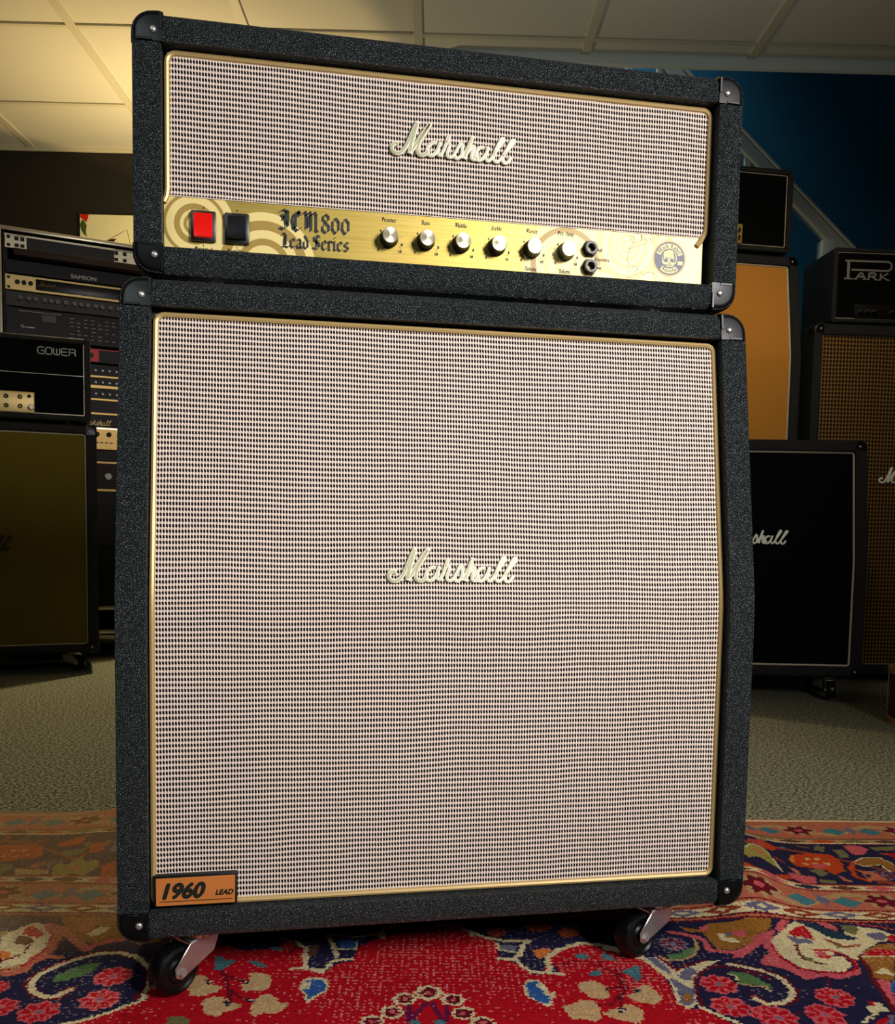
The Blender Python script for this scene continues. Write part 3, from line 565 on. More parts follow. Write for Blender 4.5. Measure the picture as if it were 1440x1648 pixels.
RUG=[('p','ochre',0,[-175,259,-27,255,-2,171,-28,161,-54,177,-78,160,-105,169,-132,192,-156,230]),('p','tan',0,[-237,217,-221,243,-195,236,-172,215,-149,185,-146,125,-153,89,-171,78]),('p','navy',0,[-221,243,-182,244,-180,218,-198,215,-211,200,-228,197,-237,217]),('p','cream',0,[-220,180,-208,207,-196,225,-178,222,-147,182,-147,143,-154,109,-179,94]),('p','red',0,[-199,211,-189,215,-164,190,-170,178,-195,191]),('p','brown',0,[-199,187,-181,181,-168,168,-176,158,-193,161]),('l','maroon',4,[-171,158,-169,133,-182,118,-189,115]),('p','orange',0,[-202,142,-186,139,-180,121,-190,118]),('l','salmon',13,[-170,215,-143,182,-139,140,-149,121,-148,89,-164,81,-189,86]),('l','salmon',12,[-172,219,-151,209,-129,185,-110,166,-91,147]),('l','salmon',10,[-145,113,-135,128,-117,125]),('l','red',3,[-153,188,-146,146,-151,107,-164,92,-177,90]),('p','salmon',0,[-124,202,-129,230,-105,234,-97,220,-104,203,-110,189]),('p','cream',0,[-110,192,-98,213,-82,214,-89,189,-103,186]),('p','navy',0,[-111,216,-102,220,-99,210]),('l','pink',9,[-96,153,-79,163,-68,173,-55,174]),('l','maroon',12,[-73,47,-79,26,-94,26,-113,36,-128,57,-128,78,-119,96,-100,119,-76,138,-47,139,-19,127,6,98,17,59,15,28]),('l','cream',8,[-73,44,-81,31,-94,26,-114,38,-124,57,-125,76,-117,93,-99,116,-75,135,-47,139,-19,127,11,92,18,56,21,20,4,5,-15,-12,-35,-26,-53,-33]),('p','green',0,[-101,62,-103,79,-91,96,-77,109,-60,111,-62,97,-65,82,-81,71,-93,63]),('f','r',24.48,[-33,77]),('f','r',24.48,[-29,22]),('f','r',24.48,[-88,-6]),('f','r',21.599999999999998,[-136,3]),('f','r',15.84,[-161,48]),('p','red',0,[-52,-35,-34,-28,-14,-14,5,3,24,20,39,33,82,4,94,-42,-49,-44]),('p','red',0,[15,70,31,98,63,163,75,173,108,145,151,152,165,175,196,144,199,102,223,96,235,58,249,-62,45,-65]),('p','red',0,[198,101,225,88,239,114,258,120,261,157,280,181,309,201,346,223,384,238,414,197,419,100,412,-38,218,-40]),('p','red',0,[382,231,434,191,447,177,446,133,470,118,485,92,521,93,514,125,510,137,532,166,558,180,585,177,611,155,618,146,579,-35,378,-38]),('p','red',0,[582,170,596,164,623,149,643,122,650,101,652,65,650,28,664,11,675,13,692,-8,711,-29,545,-36]),('l','cream',6,[207,99,222,90,231,117,238,123,256,126]),('l','cream',6,[236,129,227,166,215,196,255,188,279,197,308,224]),('p','cream',0,[283,208,297,205,295,181,285,191]),('p','blue',0,[232,180,257,180,257,154,236,154]),('l','cream',3,[236,153,258,152,259,180]),('p','brown',0,[198,163,211,163,210,135,202,134]),('l','maroon',6,[173,143,179,162,195,144]),('l','cream',6,[155,181,174,175,193,153,199,102,181,98]),('l','cream',6,[199,100,223,96]),('p','brown',0,[195,159,210,163,209,135,199,134]),('p','navy',0,[434,191,398,239,447,251,545,261,631,255,611,158,585,180,557,183,532,169,510,140,503,101,486,101,476,118,476,149,488,178,473,181]),('p','rust',0,[434,211,443,229,457,226,463,207,451,194,439,197]),('p','rust',0,[487,230,500,248,522,245,530,225,511,213,494,216]),('p','rust',0,[533,210,543,226,558,223,564,206,549,195,538,197]),('p','orange',0,[493,156,507,164,519,159,509,140,498,134,493,146]),('p','red',0,[513,150,500,101,508,96,516,125]),('l','cream',7,[389,231,411,211,434,191,458,183,491,185,481,172,474,143,465,130,446,133]),('l','cream',6,[468,130,475,113,485,98,508,96,524,93]),('l','cream',8,[508,96,510,137,528,160,558,178,585,175,611,157]),('p','slate',0,[448,171,475,171,470,155,453,158]),('l','cream',3,[447,177,448,158,470,151]),('p','cream',0,[408,209,421,207,414,193]),('l','maroon',3,[525,116,547,129,569,123,586,103,593,80,585,37,570,22,556,19]),('l','maroon',3,[570,126,594,136,608,139]),('p','teal',0,[547,147,559,149,566,138,558,132,547,138]),('p','teal',0,[585,151,590,155,591,139,598,130,584,131,582,142]),('p','teal',0,[556,91,563,102,576,106,574,94,565,88]),('p','beige',0,[544,74,561,77,569,69,570,58,574,42,564,32,549,36,540,52,538,63]),('p','beige',0,[511,14,525,21,537,32,550,29,556,11,554,-8,546,-18,533,-11,520,-13,516,3]),('p','beige',0,[564,7,576,12,592,12,593,-3,576,-12,564,-8]),('p','navy',0,[566,59,576,58,573,50,566,51]),('p','cream',0,[202,73,212,78,225,78,233,63,233,44,223,34,217,23,211,18,207,36,198,52]),('p','blue',0,[205,68,217,75,227,71,231,57,230,47,220,36,213,23,209,41,202,46,202,52,209,49,214,63]),('p','cream',0,[471,64,479,78,494,77,498,62,500,46,510,49,507,38,501,31,502,18,492,15,478,33,470,40]),('p','blue',0,[474,62,481,74,491,73,487,62,494,54,493,43,500,38,497,20,488,25,476,40]),('p','beige',0,[59,79,73,82,84,74,92,60,108,53,102,42,90,32,73,31]),('p','beige',0,[132,86,142,89,156,84,164,67,161,48,149,43,132,45,128,58,137,69]),('p','beige',0,[90,26,103,32,114,29,127,19,139,12,137,5,122,-3,117,-13,107,-10,97,-1,92,14]),('p','beige',0,[149,15,156,35,164,39,175,30,182,18,192,18,191,6,181,-6,168,-4,158,-12,151,-7]),('p','teal',0,[80,129,88,132,97,117,106,126,108,112,100,103,95,91,86,97]),('p','teal',0,[125,118,135,119,151,104,144,100,129,112]),('p','teal',0,[144,158,162,155,161,146,148,149]),('l','maroon',4,[97,91,109,66,119,32,126,17]),('l','maroon',4,[101,85,117,72,130,67]),('l','maroon',4,[119,45,132,30,145,22]),('p','navy',0,[83,67,87,70,93,65,91,59,87,59]),('p','cream',0,[87,66,91,67,91,62]),('p','navy',0,[127,68,131,71,137,65,135,60,130,60]),('p','cream',0,[130,67,134,67,134,63]),('p','navy',0,[115,19,119,22,125,17,123,12,119,12]),('p','cream',0,[119,18,122,19,122,15]),('p','navy',0,[140,25,145,27,150,22,148,17,144,17]),('p','cream',0,[144,24,148,24,147,20]),('p','moss',0,[61,-13,70,-11,86,-17,90,-33,63,-34]),('f','w',18.05,[355,44]),('f','w',15.2,[327,29]),('f','w',15.2,[314,0]),('f','w',15.2,[292,-21]),('f','w',15.2,[384,29]),('f','w',15.2,[396,-1]),('f','w',15.2,[417,-22]),('l','plum',6,[353,21,343,3,337,-16]),('l','plum',6,[359,21,367,-1,372,-18]),('l','plum',7,[333,13,332,-16]),('l','plum',7,[376,13,377,-15]),('p','teal',0,[334,-18,342,-15,347,-23,344,-30,334,-30]),('p','teal',0,[361,-20,367,-13,375,-20,372,-29,362,-29]),('p','teal',0,[586,142,592,142,600,130,589,128]),('p','teal',0,[600,103,615,112,621,120,627,115,623,104,622,86,612,72,610,89,604,95]),('p','beige',0,[594,42,606,53,617,67,626,68,631,54,635,38,632,30,621,22,608,25,599,32]),('p','beige',0,[566,9,578,14,589,22,600,19,607,5,603,-10,591,-22,581,-15,568,-8,556,-1]),('p','beige',0,[549,63,569,69,574,50,571,37,557,31]),('l','maroon',4,[593,103,597,80,596,58,585,32,581,12]),('l','maroon',4,[576,58,589,64]),('l','maroon',4,[571,19,584,40]),('p','navy',0,[605,56,615,57,612,48,605,48]),('p','navy',0,[577,12,587,13,584,4,577,4]),('p','cream',0,[580,10,584,11,582,6,579,7]),('p','cream',0,[589,174,612,168,629,152,640,140,653,140,666,110,670,101,694,117,715,129,737,132,715,117,694,96,682,71,674,23,661,11,651,23,652,49,655,81,645,104,633,131,608,152,586,161]),('p','slate',0,[640,140,651,137,658,122,663,98,659,93,650,110,643,128]),('p','slate',0,[670,93,681,108,693,114,697,105,681,79,671,82]),('p','slate',0,[657,87,664,81,669,68,681,60,672,26,664,20,653,25,660,43,657,70]),('p','ochre',0,[661,43,669,49,672,38,666,26,660,28]),('l','maroon',5,[655,140,664,125,671,104,689,119,716,132]),('l','maroon',5,[678,18,680,49,688,82,703,102,723,117,745,112,769,97,784,84]),('l','cream',6,[676,16,690,1,704,-13,717,-27]),('f','r',24.48,[714,70]),('f','r',24.48,[712,18]),('f','r',24.48,[753,0]),('p','green',0,[733,97,742,103,755,100,766,89,775,75,773,56,768,67,755,69,743,72,743,88]),('l','cream',2.5,[733,97,742,91,740,72,755,66,771,64,772,53]),('p','green',0,[670,147,686,150,701,163,716,173,704,147,687,135,670,134]),('l','tan',4,[659,143,666,131,687,133,706,147,717,170,719,200,705,210]),('f','g',20.8,[686,179]),('f','g',20.8,[614,208]),('f','g',20.8,[579,234]),('f','g',22.400000000000002,[610,210]),('l','pink',9,[690,213,707,207,726,197,731,187,729,161,745,158,766,152,784,162]),('p','ochre',0,[708,231,733,221,755,240,787,240,824,252,851,264,836,223,813,209,789,175,761,161,741,164,737,190,738,214,715,214]),('p','cream',0,[756,211,765,211,764,198,777,194,780,184,763,184,755,191]),('p','pink',0,[780,219,797,221,796,205,786,198,777,205]),('p','slate',0,[767,211,779,215,775,205,766,201]),('p','pink',0,[735,228,749,236,746,221,737,216]),('l','pink',12,[832,213,812,199,795,175,774,155,765,145]),('l','pink',11,[808,149,790,124]),('p','pink',0,[819,212,842,224,820,179,817,137,828,113,849,99,886,100,912,115,906,100,876,85,847,90,828,82,814,107,793,121,788,127,807,156,806,178,773,149,754,136,760,155,784,171]),('p','pink',0,[842,224,861,249,873,249,846,213]),('p','cream',0,[822,189,847,217,882,250,898,232,930,211,964,237,992,227,1005,210,996,192,971,188,929,152,917,133,903,158,885,145,903,145,904,121,887,103,853,105,834,113,822,140,819,162]),('p','teal2',0,[865,264,886,276,899,258,911,232,932,215,948,198,938,194,911,197,900,221,888,239,878,246]),('p','pink',0,[904,261,919,258,935,229,928,220,917,232]),('p','moss',0,[940,240,960,240,963,226,948,208,940,219]),('p','red',0,[855,213,874,228,887,237,889,214,883,190,875,200,862,200]),('p','slate',0,[849,206,859,200,873,203,880,190,879,180,865,183,854,179]),('p','cream',0,[863,201,872,203,873,195,863,193]),('l','maroon',4,[853,176,847,147,848,135,858,129,870,123]),('p','moss',0,[849,147,858,138,858,129,847,132]),('l','red',5,[872,163,891,162,903,151,911,136,910,121]),('p','pink',0,[869,157,881,162,886,151,878,141,869,144]),('l','red',4,[867,144,879,141,888,148]),('p','moss',0,[905,190,916,181,918,171,907,167,906,177]),('l','rust',5,[900,194,909,184,919,172,940,178]),('l','red',4,[820,179,818,140,829,116,850,103,883,100,901,109,914,127]),('p','slate',0,[965,212,988,220,994,206,982,192,970,195]),('p','red',0,[992,206,1007,213,995,189,987,192]),('l','red',4,[968,244,990,238,1014,227]),('p','ochre',0,[937,158,968,182,993,185,939,81,915,89,925,121,926,145]),('p','red',0,[935,155,957,168,983,166,975,150,932,149]),('l','cream',3,[929,145,974,148]),('p','cream',0,[925,103,944,118,948,98,947,95,929,100]),('p','pink',0,[914,86,932,83,931,64,907,17,907,42]),('p','blue',0,[934,81,941,83,920,43,924,61]),('l','maroon',6,[925,145,922,115,914,86,909,48,903,9]),('l','maroon',11,[749,121,769,111,785,101,800,87,802,56,794,35,776,25,757,24,747,40]),('l','cream',7,[744,122,769,112,785,101,798,84,801,59,792,38,777,27,757,24,748,37]),('p','green',0,[741,97,754,100,767,89,776,72,777,59,770,67,752,72,745,83]),('l','tan',3,[741,72,756,66,770,67,773,55]),('f','r',24.48,[846,41]),('f','r',24.48,[817,2]),('f','r',24.48,[760,-5]),('p','cream',0,[873,19,894,32,899,12,884,9,859,-15,850,-15,874,6]),('p','red',0,[881,29,891,34,884,21]),('p','slate',0,[894,2,900,4,889,-17,880,-17]),('p','red',0,[876,-8,893,2,880,-17,866,-18]),('l','maroon',3,[856,90,853,68]),('l','maroon',3,[784,5,797,3]),('b','navy',0,[0,0]),('p','ember',0,[977,512,1012,528,1038,526,1052,519,1054,479,1041,445,1018,430,1012,449,990,458,967,462,965,486]),('p','orange',0,[977,512,985,517,969,471,965,486]),('p','beige',0,[996,504,1005,506,1007,497,997,492]),('p','beige',0,[1013,505,1022,506,1024,498,1014,493]),('p','beige',0,[1022,483,1031,484,1033,476,1023,471]),('p','beige',0,[984,479,992,480,995,472,985,468]),('p','beige',0,[1001,482,1010,483,1012,475,1003,471]),('p','pink',0,[1000,477,1021,478,1018,463,998,458]),('p','moss',0,[983,448,1005,458,1011,435,993,421]),('p','salmon',0,[950,452,961,447,962,424,952,426]),('p','salmon',0,[1022,431,1038,399,1024,404]),('p','pink',0,[937,424,982,420,974,393,951,388,939,401]),('p','moss',0,[985,411,1010,403,1005,392,981,394]),('p','pink',0,[1095,568,1119,569,1132,548,1114,526,1092,520,1091,552]),('p','moss',0,[1065,546,1085,546,1080,510,1062,504,1064,525]),('l','ember',8,[1078,489,1058,460,1050,422,1063,405]),('p','ochre',0,[1078,489,1102,510,1133,511,1142,477,1127,447,1116,476,1087,470]),('l','cream',3,[1078,489,1101,508,1132,509,1142,477]),('l','cream',3,[1076,482,1086,468,1116,476,1119,447]),('p','salmon',0,[1067,450,1090,446,1097,410,1063,405]),('p','teal2',0,[1067,432,1080,432,1069,418]),('p','moss',0,[1035,555,1057,561,1044,540,1033,542]),('p','moss',0,[1137,559,1187,566,1176,544,1141,543]),('p','red',0,[1156,527,1171,533,1155,502]),('p','yelleaf',0,[876,469,912,515,930,510,932,475,930,428,910,437,899,446,874,426,870,445]),('p','salmon',0,[898,484,915,480,917,460,900,465]),('l','cream',3,[876,464,913,510,926,505,930,470,927,421]),('p','ember',0,[935,579,964,542,950,516,937,531]),('p','ember',0,[-382,522,-358,527,-311,520,-288,476,-295,464,-317,456,-347,447]),('p','salmon',0,[-339,471,-336,479,-325,471,-327,459]),('p','beige',0,[-349,493,-348,501,-341,498,-343,492]),('p','beige',0,[-333,496,-332,504,-325,501,-327,494]),('p','beige',0,[-356,469,-355,477,-349,474,-351,468]),('p','beige',0,[-319,472,-318,480,-312,477,-314,471]),('p','ember',0,[-283,530,-257,556,-245,548,-244,522,-268,509,-282,517]),('p','moss',0,[-266,489,-243,490,-222,502,-224,470,-239,458,-261,473]),('p','ember',0,[-214,475,-220,523,-205,519,-193,487,-202,471]),('p','yelleaf',0,[-241,389,-249,420,-246,439,-231,425,-225,451,-218,459,-207,440,-185,445,-178,415,-189,386,-212,396,-218,386]),('p','salmon',0,[-223,414,-220,425,-207,425,-204,414,-213,407]),('p','salmon',0,[-290,419,-287,438,-273,446,-271,435,-278,423]),('p','moss',0,[-341,436,-321,437,-313,419,-323,397]),('p','tan',0,[-311,419,-252,409,-247,395,-296,390]),('p','ember',0,[-174,423,-160,445,-140,391,-162,387]),]

# ------------------------------------------------------------------ the room (rotated 9.5 degrees)
RZ = -9.5
c9, s9 = math.cos(math.radians(9.5)), math.sin(math.radians(9.5))
def room(o): o.rotation_euler = (0, 0, math.radians(RZ)); return o
def rw(u, v): return (u*c9+v*s9, -u*s9+v*c9)
ZC_, U0, VW, VE = 2.3, .265, 3.44, 2.465
struct(room(boxo('floor', 'carpet', None, -3.2, 5.2, -3.4, 5.0, -.05, 0)))
struct(room(boxo('wall_back', 'brown_wall', None, -3.2, U0, VW, VW+.08, 0, ZC_+.1)))
struct(room(boxo('wall_stairwell', 'teal_paint', None, U0, 5.2, 3.75, 3.83, 0, 4.6)))
struct(room(boxo('wall_left', 'brown_wall', None, -3.28, -3.2, -3.4, VW, 0, ZC_+.1)))
struct(room(boxo('wall_right', 'teal_paint', None, 5.2, 5.28, -3.4, 3.83, 0, 4.6)))
struct(room(boxo('wall_front', 'dark_room', None, -3.2, 5.2, -3.48, -3.4, 0, ZC_+.1)))
bm = BM(); box(bm, U0-.06, U0, VW, 3.83, 0, 4.6); box(bm, U0-.06, U0, VE, 3.83, ZC_+.08, 4.6); box(bm, U0-.06, 5.2, VE-.08, VE-.02, ZC_+.08, 4.6)
struct(room(link('wall_landing', bm, 'teal_paint', None, smooth=False)))
struct(room(boxo('ceiling_stairwell', 'dark_room', None, U0-.06, 5.2, VE-.08, 3.83, 4.6, 4.65)))
# suspended ceiling: slab, tiles and tee bars
ceil = struct(room(boxo('ceiling', 'tee_bar', None, -3.2, U0, -3.4, VW, ZC_+.03, ZC_+.08)))
bm = BM(); box(bm, U0, 5.2, -3.4, VE, ZC_+.03, ZC_+.08); link('slab', bm, 'tee_bar', ceil, smooth=False)
us = [U0+.6125*k for k in range(-6, 9)]; vs_ = [2.36-.615*k for k in range(-2, 10)]
tile_me = None
for i in range(len(us)-1):
    for a, b in [(vs_[j+1], vs_[j]) for j in range(len(vs_)-1)]:
        u0, u1 = us[i], us[i+1]; v0, v1 = a, b
        lim = VW if u1 <= U0+.01 else VE
        if v0 >= lim-.03 or u0 < -3.3 or v1 < -3.0: continue
        v1 = min(v1, lim)
        boxo('ceiling_tile', 'ceiling_tile', ceil, u0+.014, u1-.014, v0+.013, v1-.013, ZC_+.006+rnd.uniform(0, .002), ZC_+.03, .002, 1)
for u in us:
    boxo('tee_bar', 'tee_bar', ceil, u-.0165, u+.0165, -3.4, VW if u < U0+.1 else VE, ZC_, ZC_+.03, .0015, 1)
for v in vs_:
    if v > VW: continue
    boxo('tee_bar', 'tee_bar', ceil, -3.2, 5.2 if v < VE else U0, v-.010, v+.010, ZC_+.001, ZC_+.03, .0015, 1)
struct(room(boxo('trim_1', 'white_paint', None, U0+.1, 5.2, VE-.01, VE+.02, ZC_-.03, ZC_+.09, .004)))
struct(room(boxo('trim_2', 'tee_bar', None, -3.2, U0, VW-.015, VW, ZC_-.012, ZC_+.02, .003)))
struct(room(boxo('baseboard_back', 'brown_wall', None, -3.2, U0, VW-.015, VW, 0, .09, .003)))

# stair railing
r = thing('stair_railing', 'white painted stair railing with sloping handrail in front of the teal wall', 'railing', rw(.7, 3.2)+(0,), RZ)
bm = BM(); A, B = (.35, 2.97), (1.72, 1.66)   # local u from .7
u0, z0, u1, z1 = .62, 2.70, 1.98, 1.42
sl = (1.864-2.664)/(2.202-1.362)
def rz_(u): return 2.664+(u-1.362)*sl
pr = [(-.02, rz_(.68)), (1.62, rz_(2.32)), (1.62, rz_(2.32)-.072), (-.02, rz_(.68)-.072)]
prism(bm, pr, 'y', -.03, .03); bev(bm, bm.edges[:], .008, 2); link('handrail', bm, 'white_paint', r)
bm = BM(); pr = [(-.02, rz_(.68)+.004), (1.62, rz_(2.32)+.004), (1.62, rz_(2.32)+.022), (-.02, rz_(.68)+.022)]
prism(bm, pr, 'y', -.038, .038); bev(bm, bm.edges[:], .006, 2); link('handrail_cap', bm, 'white_paint', r)
bm = BM(); pr = [(-.02, rz_(.68)-1.0), (1.62, rz_(2.32)-1.0), (1.62, rz_(2.32)-1.25), (-.02, rz_(.68)-1.25)]
prism(bm, pr, 'y', -.02, .02); link('stringer', bm, 'white_paint', r)
for k in range(9):
    u = .776+.137*k; boxo('baluster', 'white_paint', r, u-.7-.016, u-.7+.016, -.016, .016, rz_(u)-1.05, rz_(u)-.05, .003, 1)
boxo('newel_post', 'white_paint', r, 2.115-.7-.03, 2.115-.7+.035, -.034, .034, 0, rz_(2.115)-.06, .004)

# poster
r = thing('wall_poster', 'pale cream poster with a small line drawing and red and green corner on dark wall', 'poster', rw(-1.35, VW-.012)+(1.74,), RZ)
bm = BM(); uvl = bm.loops.layers.uv.verify(); box(bm, 0, .42, 0, .010, 0, .262, .001, 1)
for f in bm.faces:
    for lp in f.loops: lp[uvl].uv = (lp.vert.co.x, lp.vert.co.z)
link('sheet', bm, 'poster_print', r)
bm = BM(); poly(bm, [(0, .25), (.005, .262), (.042, .262), (.040, .245), (.030, .225), (.022, .232), (.012, .240)], -.0004); link('red_corner_print', bm, 'red_panel', r, smooth=False)
bm = BM(); poly(bm, [(0, .215), (.012, .238), (.022, .230), (.033, .210), (.028, .180), (.034, .160), (.018, .17), (.006, .19)], -.0004); link('green_corner_print', bm, 'green_ink', r, smooth=False)
bm = BM(); strip(bm, [(.115, .135), (.15, .155), (.19, .178), (.222, .196), (.238, .12), (.25, .03)], .0022, -.0004)
poly(bm, [(.115, .138), (.15, .151), (.172, .152), (.160, .138), (.135, .130), (.118, .131)], -.0005)
strip(bm, catmull([(.13, .12), (.15, .11), (.165, .128), (.18, .12), (.175, .06), (.20, .03)]), .004, -.0004); link('line_drawing', bm, 'brown_panel', r, smooth=False)

# ------------------------------------------------------------------ rug
PAL = dict(beige=(196, 160, 112), blue=(44, 86, 150), brown=(96, 62, 44), cream=(214, 196, 150), ember=(186, 62, 20), green=(84, 116, 66), maroon=(96, 12, 26),
           moss=(112, 104, 66), navy=(32, 28, 58), ochre=(146, 96, 36), orange=(210, 116, 40), pink=(198, 84, 90), plum=(96, 16, 58), red=(176, 8, 26), rust=(140, 58, 30),
           salmon=(182, 100, 74), slate=(104, 100, 122), tan=(176, 140, 94), teal=(64, 116, 122), teal2=(30, 50, 66), yelleaf=(150, 136, 62))
def build_rug():
    du, dv = .0027, .0025; ua, ub, va, vb = -.62, 1.62, -.17, .70
    nu, nv = int((ub-ua)/du), int((vb-va)/dv)
    U = ua+(np.arange(nu)+.5)*du; V = va+(np.arange(nv)+.5)*dv
    UU, VV = np.meshgrid(U, V)
    rs = np.random.RandomState(5)
    # threads are knotted a little off the drawn line
    JU = UU+rs.uniform(-.0016, .0016, UU.shape); JV = VV+rs.uniform(-.0012, .0012, UU.shape)
    lump = np.exp(-((UU-.90)/.12)**2)
    PV = JV+.022*lump*np.clip((VV-.05)/.2, 0, 1)*np.clip((.72-VV)/.3, 0, 1)*0
    img = np.zeros((nv, nu, 3)); pal = {k: np.array(lin(*v)) for k, v in PAL.items()}
    img[:] = pal['navy']
    def sub(x0, x1, y0, y1):
        i0, i1 = max(0, int((x0-ua)/du)-1), min(nu, int((x1-ua)/du)+2); j0, j1 = max(0, int((y0-va)/dv)-1), min(nv, int((y1-va)/dv)+2)
        return (slice(j0, j1), slice(i0, i1)) if i1 > i0 and j1 > j0 else None
    def fill(pts, c):
        x = [p[0] for p in pts]; y = [p[1] for p in pts]; s = sub(min(x), max(x), min(y), max(y))
        if s is None: return
        a, b = JU[s], JV[s]; ins = np.zeros(a.shape, bool); n = len(pts)
        for i in range(n):
            x1, y1 = pts[i]; x2, y2 = pts[(i+1) % n]
            if y1 == y2: continue
            ins ^= ((y1 > b) != (y2 > b)) & (a < (x2-x1)*(b-y1)/(y2-y1)+x1)
        img[s][ins] = pal[c]
    def line(pts, w, c):
        x = [p[0] for p in pts]; y = [p[1] for p in pts]; s = sub(min(x)-w, max(x)+w, min(y)-w, max(y)+w)
        if s is None: return
        a, b = JU[s], JV[s]; m = np.zeros(a.shape, bool)
        for (x1, y1), (x2, y2) in zip(pts, pts[1:]):
            L2 = (x2-x1)**2+(y2-y1)**2+1e-12; t_ = np.clip(((a-x1)*(x2-x1)+(b-y1)*(y2-y1))/L2, 0, 1)
            m |= (a-x1-t_*(x2-x1))**2+(b-y1-t_*(y2-y1))**2 < (w/2)**2
        img[s][m] = pal[c]
    def flower(k, x, y, R):
        s = sub(x-R*1.2, x+R*1.2, y-R*1.2, y+R*1.2)
        if s is None: return
        a, b = JU[s]-x, JV[s]-y; r_ = np.hypot(a, b); th = np.arctan2(b, a)
        pet = R*(.93+.07*np.cos(8*th)); q = img[s]
        oc, ic, cc = {'r': ('pink', 'red', 'slate'), 'w': ('cream', 'maroon', 'pink'), 'g': ('slate', 'maroon', 'slate')}[k]
        q[r_ < pet] = pal[oc]
        if k == 'w': q[r_ < pet*.68] = pal['maroon']; q[(np.abs(np.sin(4*th)) < .25) & (r_ < pet*.6) & (R > .018)] = pal['beige']; q[r_ < R*.22] = pal['pink']
        else:
            q[(r_ < pet*.84) & (r_ > R*.26) & (np.cos(8*th) > -.45)] = pal[ic]; q[r_ < R*.14] = pal[cc]
        img[s] = q
    def bands():
        r_ = lambda v0, v1, c: img.__setitem__((VV+ (JV-VV) > v0) & (JV <= v1), pal[c])
        r_(.247, .262, 'maroon'); r_(.251, .256, 'salmon'); r_(.258, .290, 'cream'); r_(.290, .362, 'ochre'); r_(.362, .388, 'cream'); r_(.388, .574, 'navy')
        r_(.574, .600, 'tan'); r_(.600, .72, 'ochre')
        k0 = np.floor(JU/.058); ph = JU/.058-k0
        m = (JV > .262) & (JV < .286) & (np.abs(ph-.5)+np.abs(JV-.274)/.024 < .52); img[m] = pal['rust']; m2 = m & (k0 % 2 == 0); img[m2] = pal['slate']
        m = (JV > .262) & (JV < .286) & (np.abs(ph-.5)+np.abs(JV-.274)/.024 < .2); img[m] = pal['cream']
        m = (JV > .366) & (JV < .384) & (np.abs(ph-.4)+np.abs(JV-.375)/.020 < .48); img[m] = pal['brown']; img[m & (k0 % 3 == 0)] = pal['pink']; img[m & (k0 % 3 == 1)] = pal['teal2']
        m = (JV > .577) & (JV < .597) & (np.abs(ph-.4)+np.abs(JV-.587)/.020 < .48); img[m] = pal['brown']; img[m & (k0 % 3 == 0)] = pal['ember']; img[m & (k0 % 3 == 1)] = pal['moss']
        # the two secondary borders: salmon ground, rosettes and leaves
        for v0, v1 in ((.292, .360), (.602, .692)):
            vm = (v0+v1)/2; g = (JV > v0) & (JV < v1); img[g] = pal['salmon']; k1 = np.floor(JU/.19); p1 = (JU/.19-k1-.5)*.19; rr = np.hypot(p1, (JV-vm)*1.2); th = np.arctan2(JV-vm, p1)
            wv = g & (np.abs(JV-vm-.022*np.sin(JU*33)) < .008); img[wv] = pal['tan']
            img[g & (rr < .036*(.85+.15*np.cos(8*th)))] = pal['tan']; img[g & (rr < .029*(.8+.2*np.cos(6*th)))] = pal['maroon']; img[g & (rr < .008)] = pal['pink']
            p2 = (np.mod(JU/.19, 1)-.02)*.19; p2 = np.minimum(p2, .19-p2)
            img[g & (np.abs(np.abs(p2)-.034)/.024+np.abs(JV-vm+.006)/.020 < 1)] = pal['teal']; img[g & (p2/.012+np.abs(JV-vm)/.02 < 1)] = pal['slate']
        for v, c in ((.258, 'maroon'), (.290, 'maroon'), (.362, 'maroon'), (.388, 'maroon'), (.385, 'salmon'), (.574, 'maroon'), (.578, 'cream'), (.600, 'brown'), (.365, 'salmon'), (.287, 'salmon')):
            img[np.abs(JV-v) < .0024] = pal[c]
        # vine scroll in the main border
        for q in range(150):
            uu, vv = rs.uniform(ua, ub), rs.uniform(.396, .566); c_ = ('rust', 'moss', 'maroon', 'brown', 'ember', 'slate', 'ochre')[q % 7]; R_ = rs.uniform(.007, .016); th0 = rs.uniform(0, 3.14)
            fill([(uu+R_*1.5*math.cos(a)*math.cos(th0)-R_*.5*math.sin(a)*math.sin(th0), vv+R_*1.5*math.cos(a)*math.sin(th0)+R_*.5*math.sin(a)*math.cos(th0)) for a in (0, .8, 1.6, 2.4, 3.14, 3.9, 4.7, 5.5)], c_)
        g = (JV > .392) & (JV < .570); img[g & (np.abs(JV-.481-.06*np.sin(JU*14+.6)) < .005)] = pal['rust']
        for q in range(14):
            uu = -.6+q*.17; vv = .481+(.05 if q % 2 else -.05)
            flower('g' if q % 3 else 'r', uu, vv, .022)
    for k, c, w_, pts in RUG:
        P_ = [(pts[i]/1000, pts[i+1]/1000) for i in range(0, len(pts), 2)]
        if k == 'p': fill(P_, c)
        elif k == 'l': line(P_, w_/1000, c)
        elif k == 'f': flower(c, P_[0][0], P_[0][1], w_/1000)
        elif k == 'b': bands()
    # worn tan pile along the left side border, warm lamplight mixed into the colour
    warm_worn = np.clip((.16-UU)/.25, 0, 1)*np.clip((VV-.12)/.12, 0, 1)*.32
    img = img*(1-warm_worn[..., None])+np.array(lin(214, 172, 112))*warm_worn[..., None]
